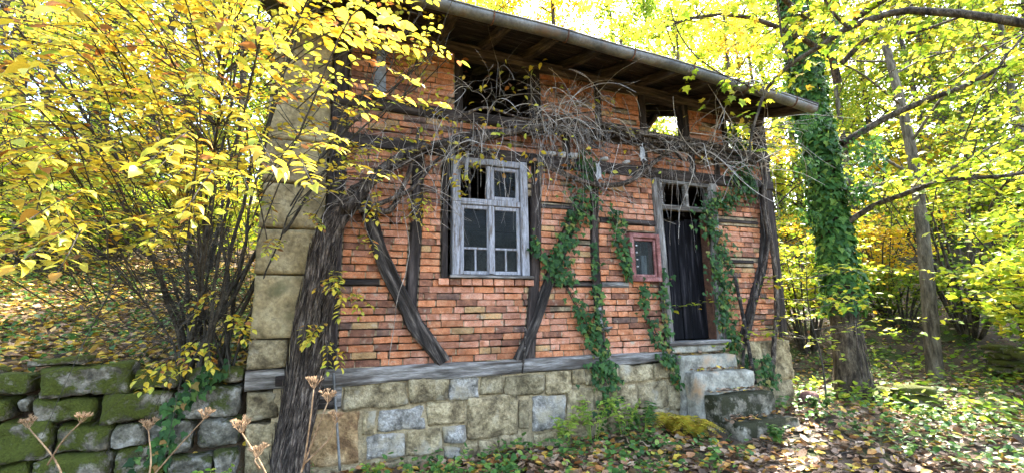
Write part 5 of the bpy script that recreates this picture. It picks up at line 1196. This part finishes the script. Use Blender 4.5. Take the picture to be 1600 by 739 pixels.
leafy_plant(580, 720, -0.35, 0.2, 'small green seedling at the foot of the wall near the ochre stone', 4, (0.04, 0.07), 'leaf_fresh')
leafy_plant(690, 735, -0.7, 0.2, 'low green seedling on the leaf litter below the window', 4, (0.05, 0.08), 'leaf_ground')
leafy_plant(330, 739, -0.45, 0.32, 'green seedling in front of the retaining wall near the house corner', 6, (0.045, 0.07), 'leaf_fresh')
leafy_plant(15, 739, -1.2, 0.55, 'green bramble shoots at the bottom left corner', 6, (0.05, 0.08), 'leaf_ground')
leafy_plant(1215, 700, -1.1, 0.2, 'dark green plant on the ground right of the lowest step', 6, (0.06, 0.09), 'leaf_ground')
leafy_plant(1285, 690, -0.6, 0.25, 'broad leaved green plant in front of the ivy covered tree', 7, (0.07, 0.11), 'leaf_ground')
def fern(px, py, y, h, label, n=16):
    c = fp(px, py, y); c[2] = float(terrain(c[0], c[1])); t = thing('fern', label, 'fern', tuple(c), 'yellowing ferns'); lp, ld, ln, ls = [], [], [], []; ms = MB()
    for i in range(n):
        a_ = i*2.4; L = h*R.uniform(0.7, 1.1); P = catmull([c, c+np.array([math.cos(a_)*L*0.4, math.sin(a_)*L*0.4, L*0.55]), c+np.array([math.cos(a_)*L*0.95, math.sin(a_)*L*0.95, L*0.35])], 16); V, F = tube(P, np.linspace(0.004, 0.0015, 16), 4); ms.add(V, F)
        for j in range(2, 16):
            tn = norm(P[min(j+1, 15)]-P[j-1]); sd = norm(np.cross(tn, [0, 0, 1.0]))
            for sg in (-1, 1): lp.append(P[j]); ld.append(norm(sd*sg+tn*0.45)); ln.append(np.array([0, 0, 1.0])+NR.normal(0, 0.15, 3)); ls.append(0.10*(1-abs(j-5)/13))
    ms.build('frond_stems', 'fern', t, kind='stuff'); mb = MB(); leaves(mb, 'simple', lp, ld, ln, ls, 0.55); mb.build('fronds', 'fern', t, kind='stuff')
fern(1050, 660, -0.42, 0.36, 'yellow fern left of the steps, nearest the wall'); fern(1085, 672, -0.62, 0.34, 'yellow fern against the side of the lower steps')
# ---- reddish stone by the corner
c = np.array([*polar(1237, 7.5), 0]); c[2] = float(terrain(c[0], c[1])); V, F = stone(0.24, 0.22, 0.26, 777, r=0.11, amp=0.02, step=0.04); mb = MB(); mb.add(V+c+np.array([0, 0, 0.10]), F); tag(mb.build('red_stone', 'pot', smooth=True), 'rounded dark reddish stone between the steps and the ivy covered tree', 'stone')
# ---- dry umbel stalks close to the camera
def umbel(label, base, heads, seed):
    rr = random.Random(seed); b = np.array(base); t = thing('dry_hogweed', label, 'dry plant', (b[0], b[1], b[2]), 'dry umbel stalks in the foreground'); ms = MB(); mh = MB(); root = b; last = None
    for i, (hd, frm) in enumerate(heads):
        h = np.array(hd); s = root if frm is None else root+(np.array(heads[0][0])-root)*frm
        P = catmull([s, (s+h)/2+np.array([rr.gauss(0, 0.012), rr.gauss(0, 0.012), 0.01]), h], 10); tube_caps(ms, P, np.linspace(0.0048 if frm is None else 0.0034, 0.0022, 10), 7); ax = norm(P[-1]-P[-2])*0.5+np.array([0, 0, 0.6])
        for k in range(12):
            a_ = k*2.4; sp = 0.2+0.75*math.sqrt(k/12); d = norm(norm(ax)+np.array([math.cos(a_)*sp, math.sin(a_)*sp, 0])*0.95); L = rr.uniform(0.018, 0.042); e = h+d*L; V, F = tube(catmull([h, h+d*L*0.55+np.array([0, 0, -0.004]), e], 5), np.linspace(0.0011, 0.0008, 5), 4); mh.add(V, F)
            for q in range(5):
                d2 = norm(d+np.array([rr.gauss(0, 0.45), rr.gauss(0, 0.45), rr.gauss(0.2, 0.3)])); V, F = tube(np.array([e, e+d2*0.008, e+d2*0.014, e+d2*0.02]), np.array([0.0005, 0.0013, 0.0017, 0.0003]), 5); mh.add(V, F)
    ms.build('stalk', 'straw', t, smooth=True); mh.build('seed_heads', 'straw', t, kind='stuff')
def near(px, py, dep): return tuple(at(px, py, dep))
umbel('dry hogweed stalk with two brown seed heads at the left edge', near(112, 800, 1.75), [(near(45, 668, 1.85), None), (near(125, 660, 1.8), 0.55)], 1)
umbel('dry hogweed stalk with drooping seed heads before the mossy wall', near(214, 800, 1.9), [(near(232, 672, 1.95), None), (near(318, 655, 1.9), 0.25)], 2)
umbel('pale dry hogweed stalk left of the vine trunk', near(440, 800, 1.5), [(near(378, 676, 1.5), None), (near(400, 715, 1.5), 0.55)], 3)
umbel('tall pale dry hogweed stalk in front of the vine trunk', near(448, 800, 1.75), [(near(512, 628, 1.75), None), (near(490, 607, 1.75), 0.4), (near(525, 660, 1.75), 0.45)], 4)
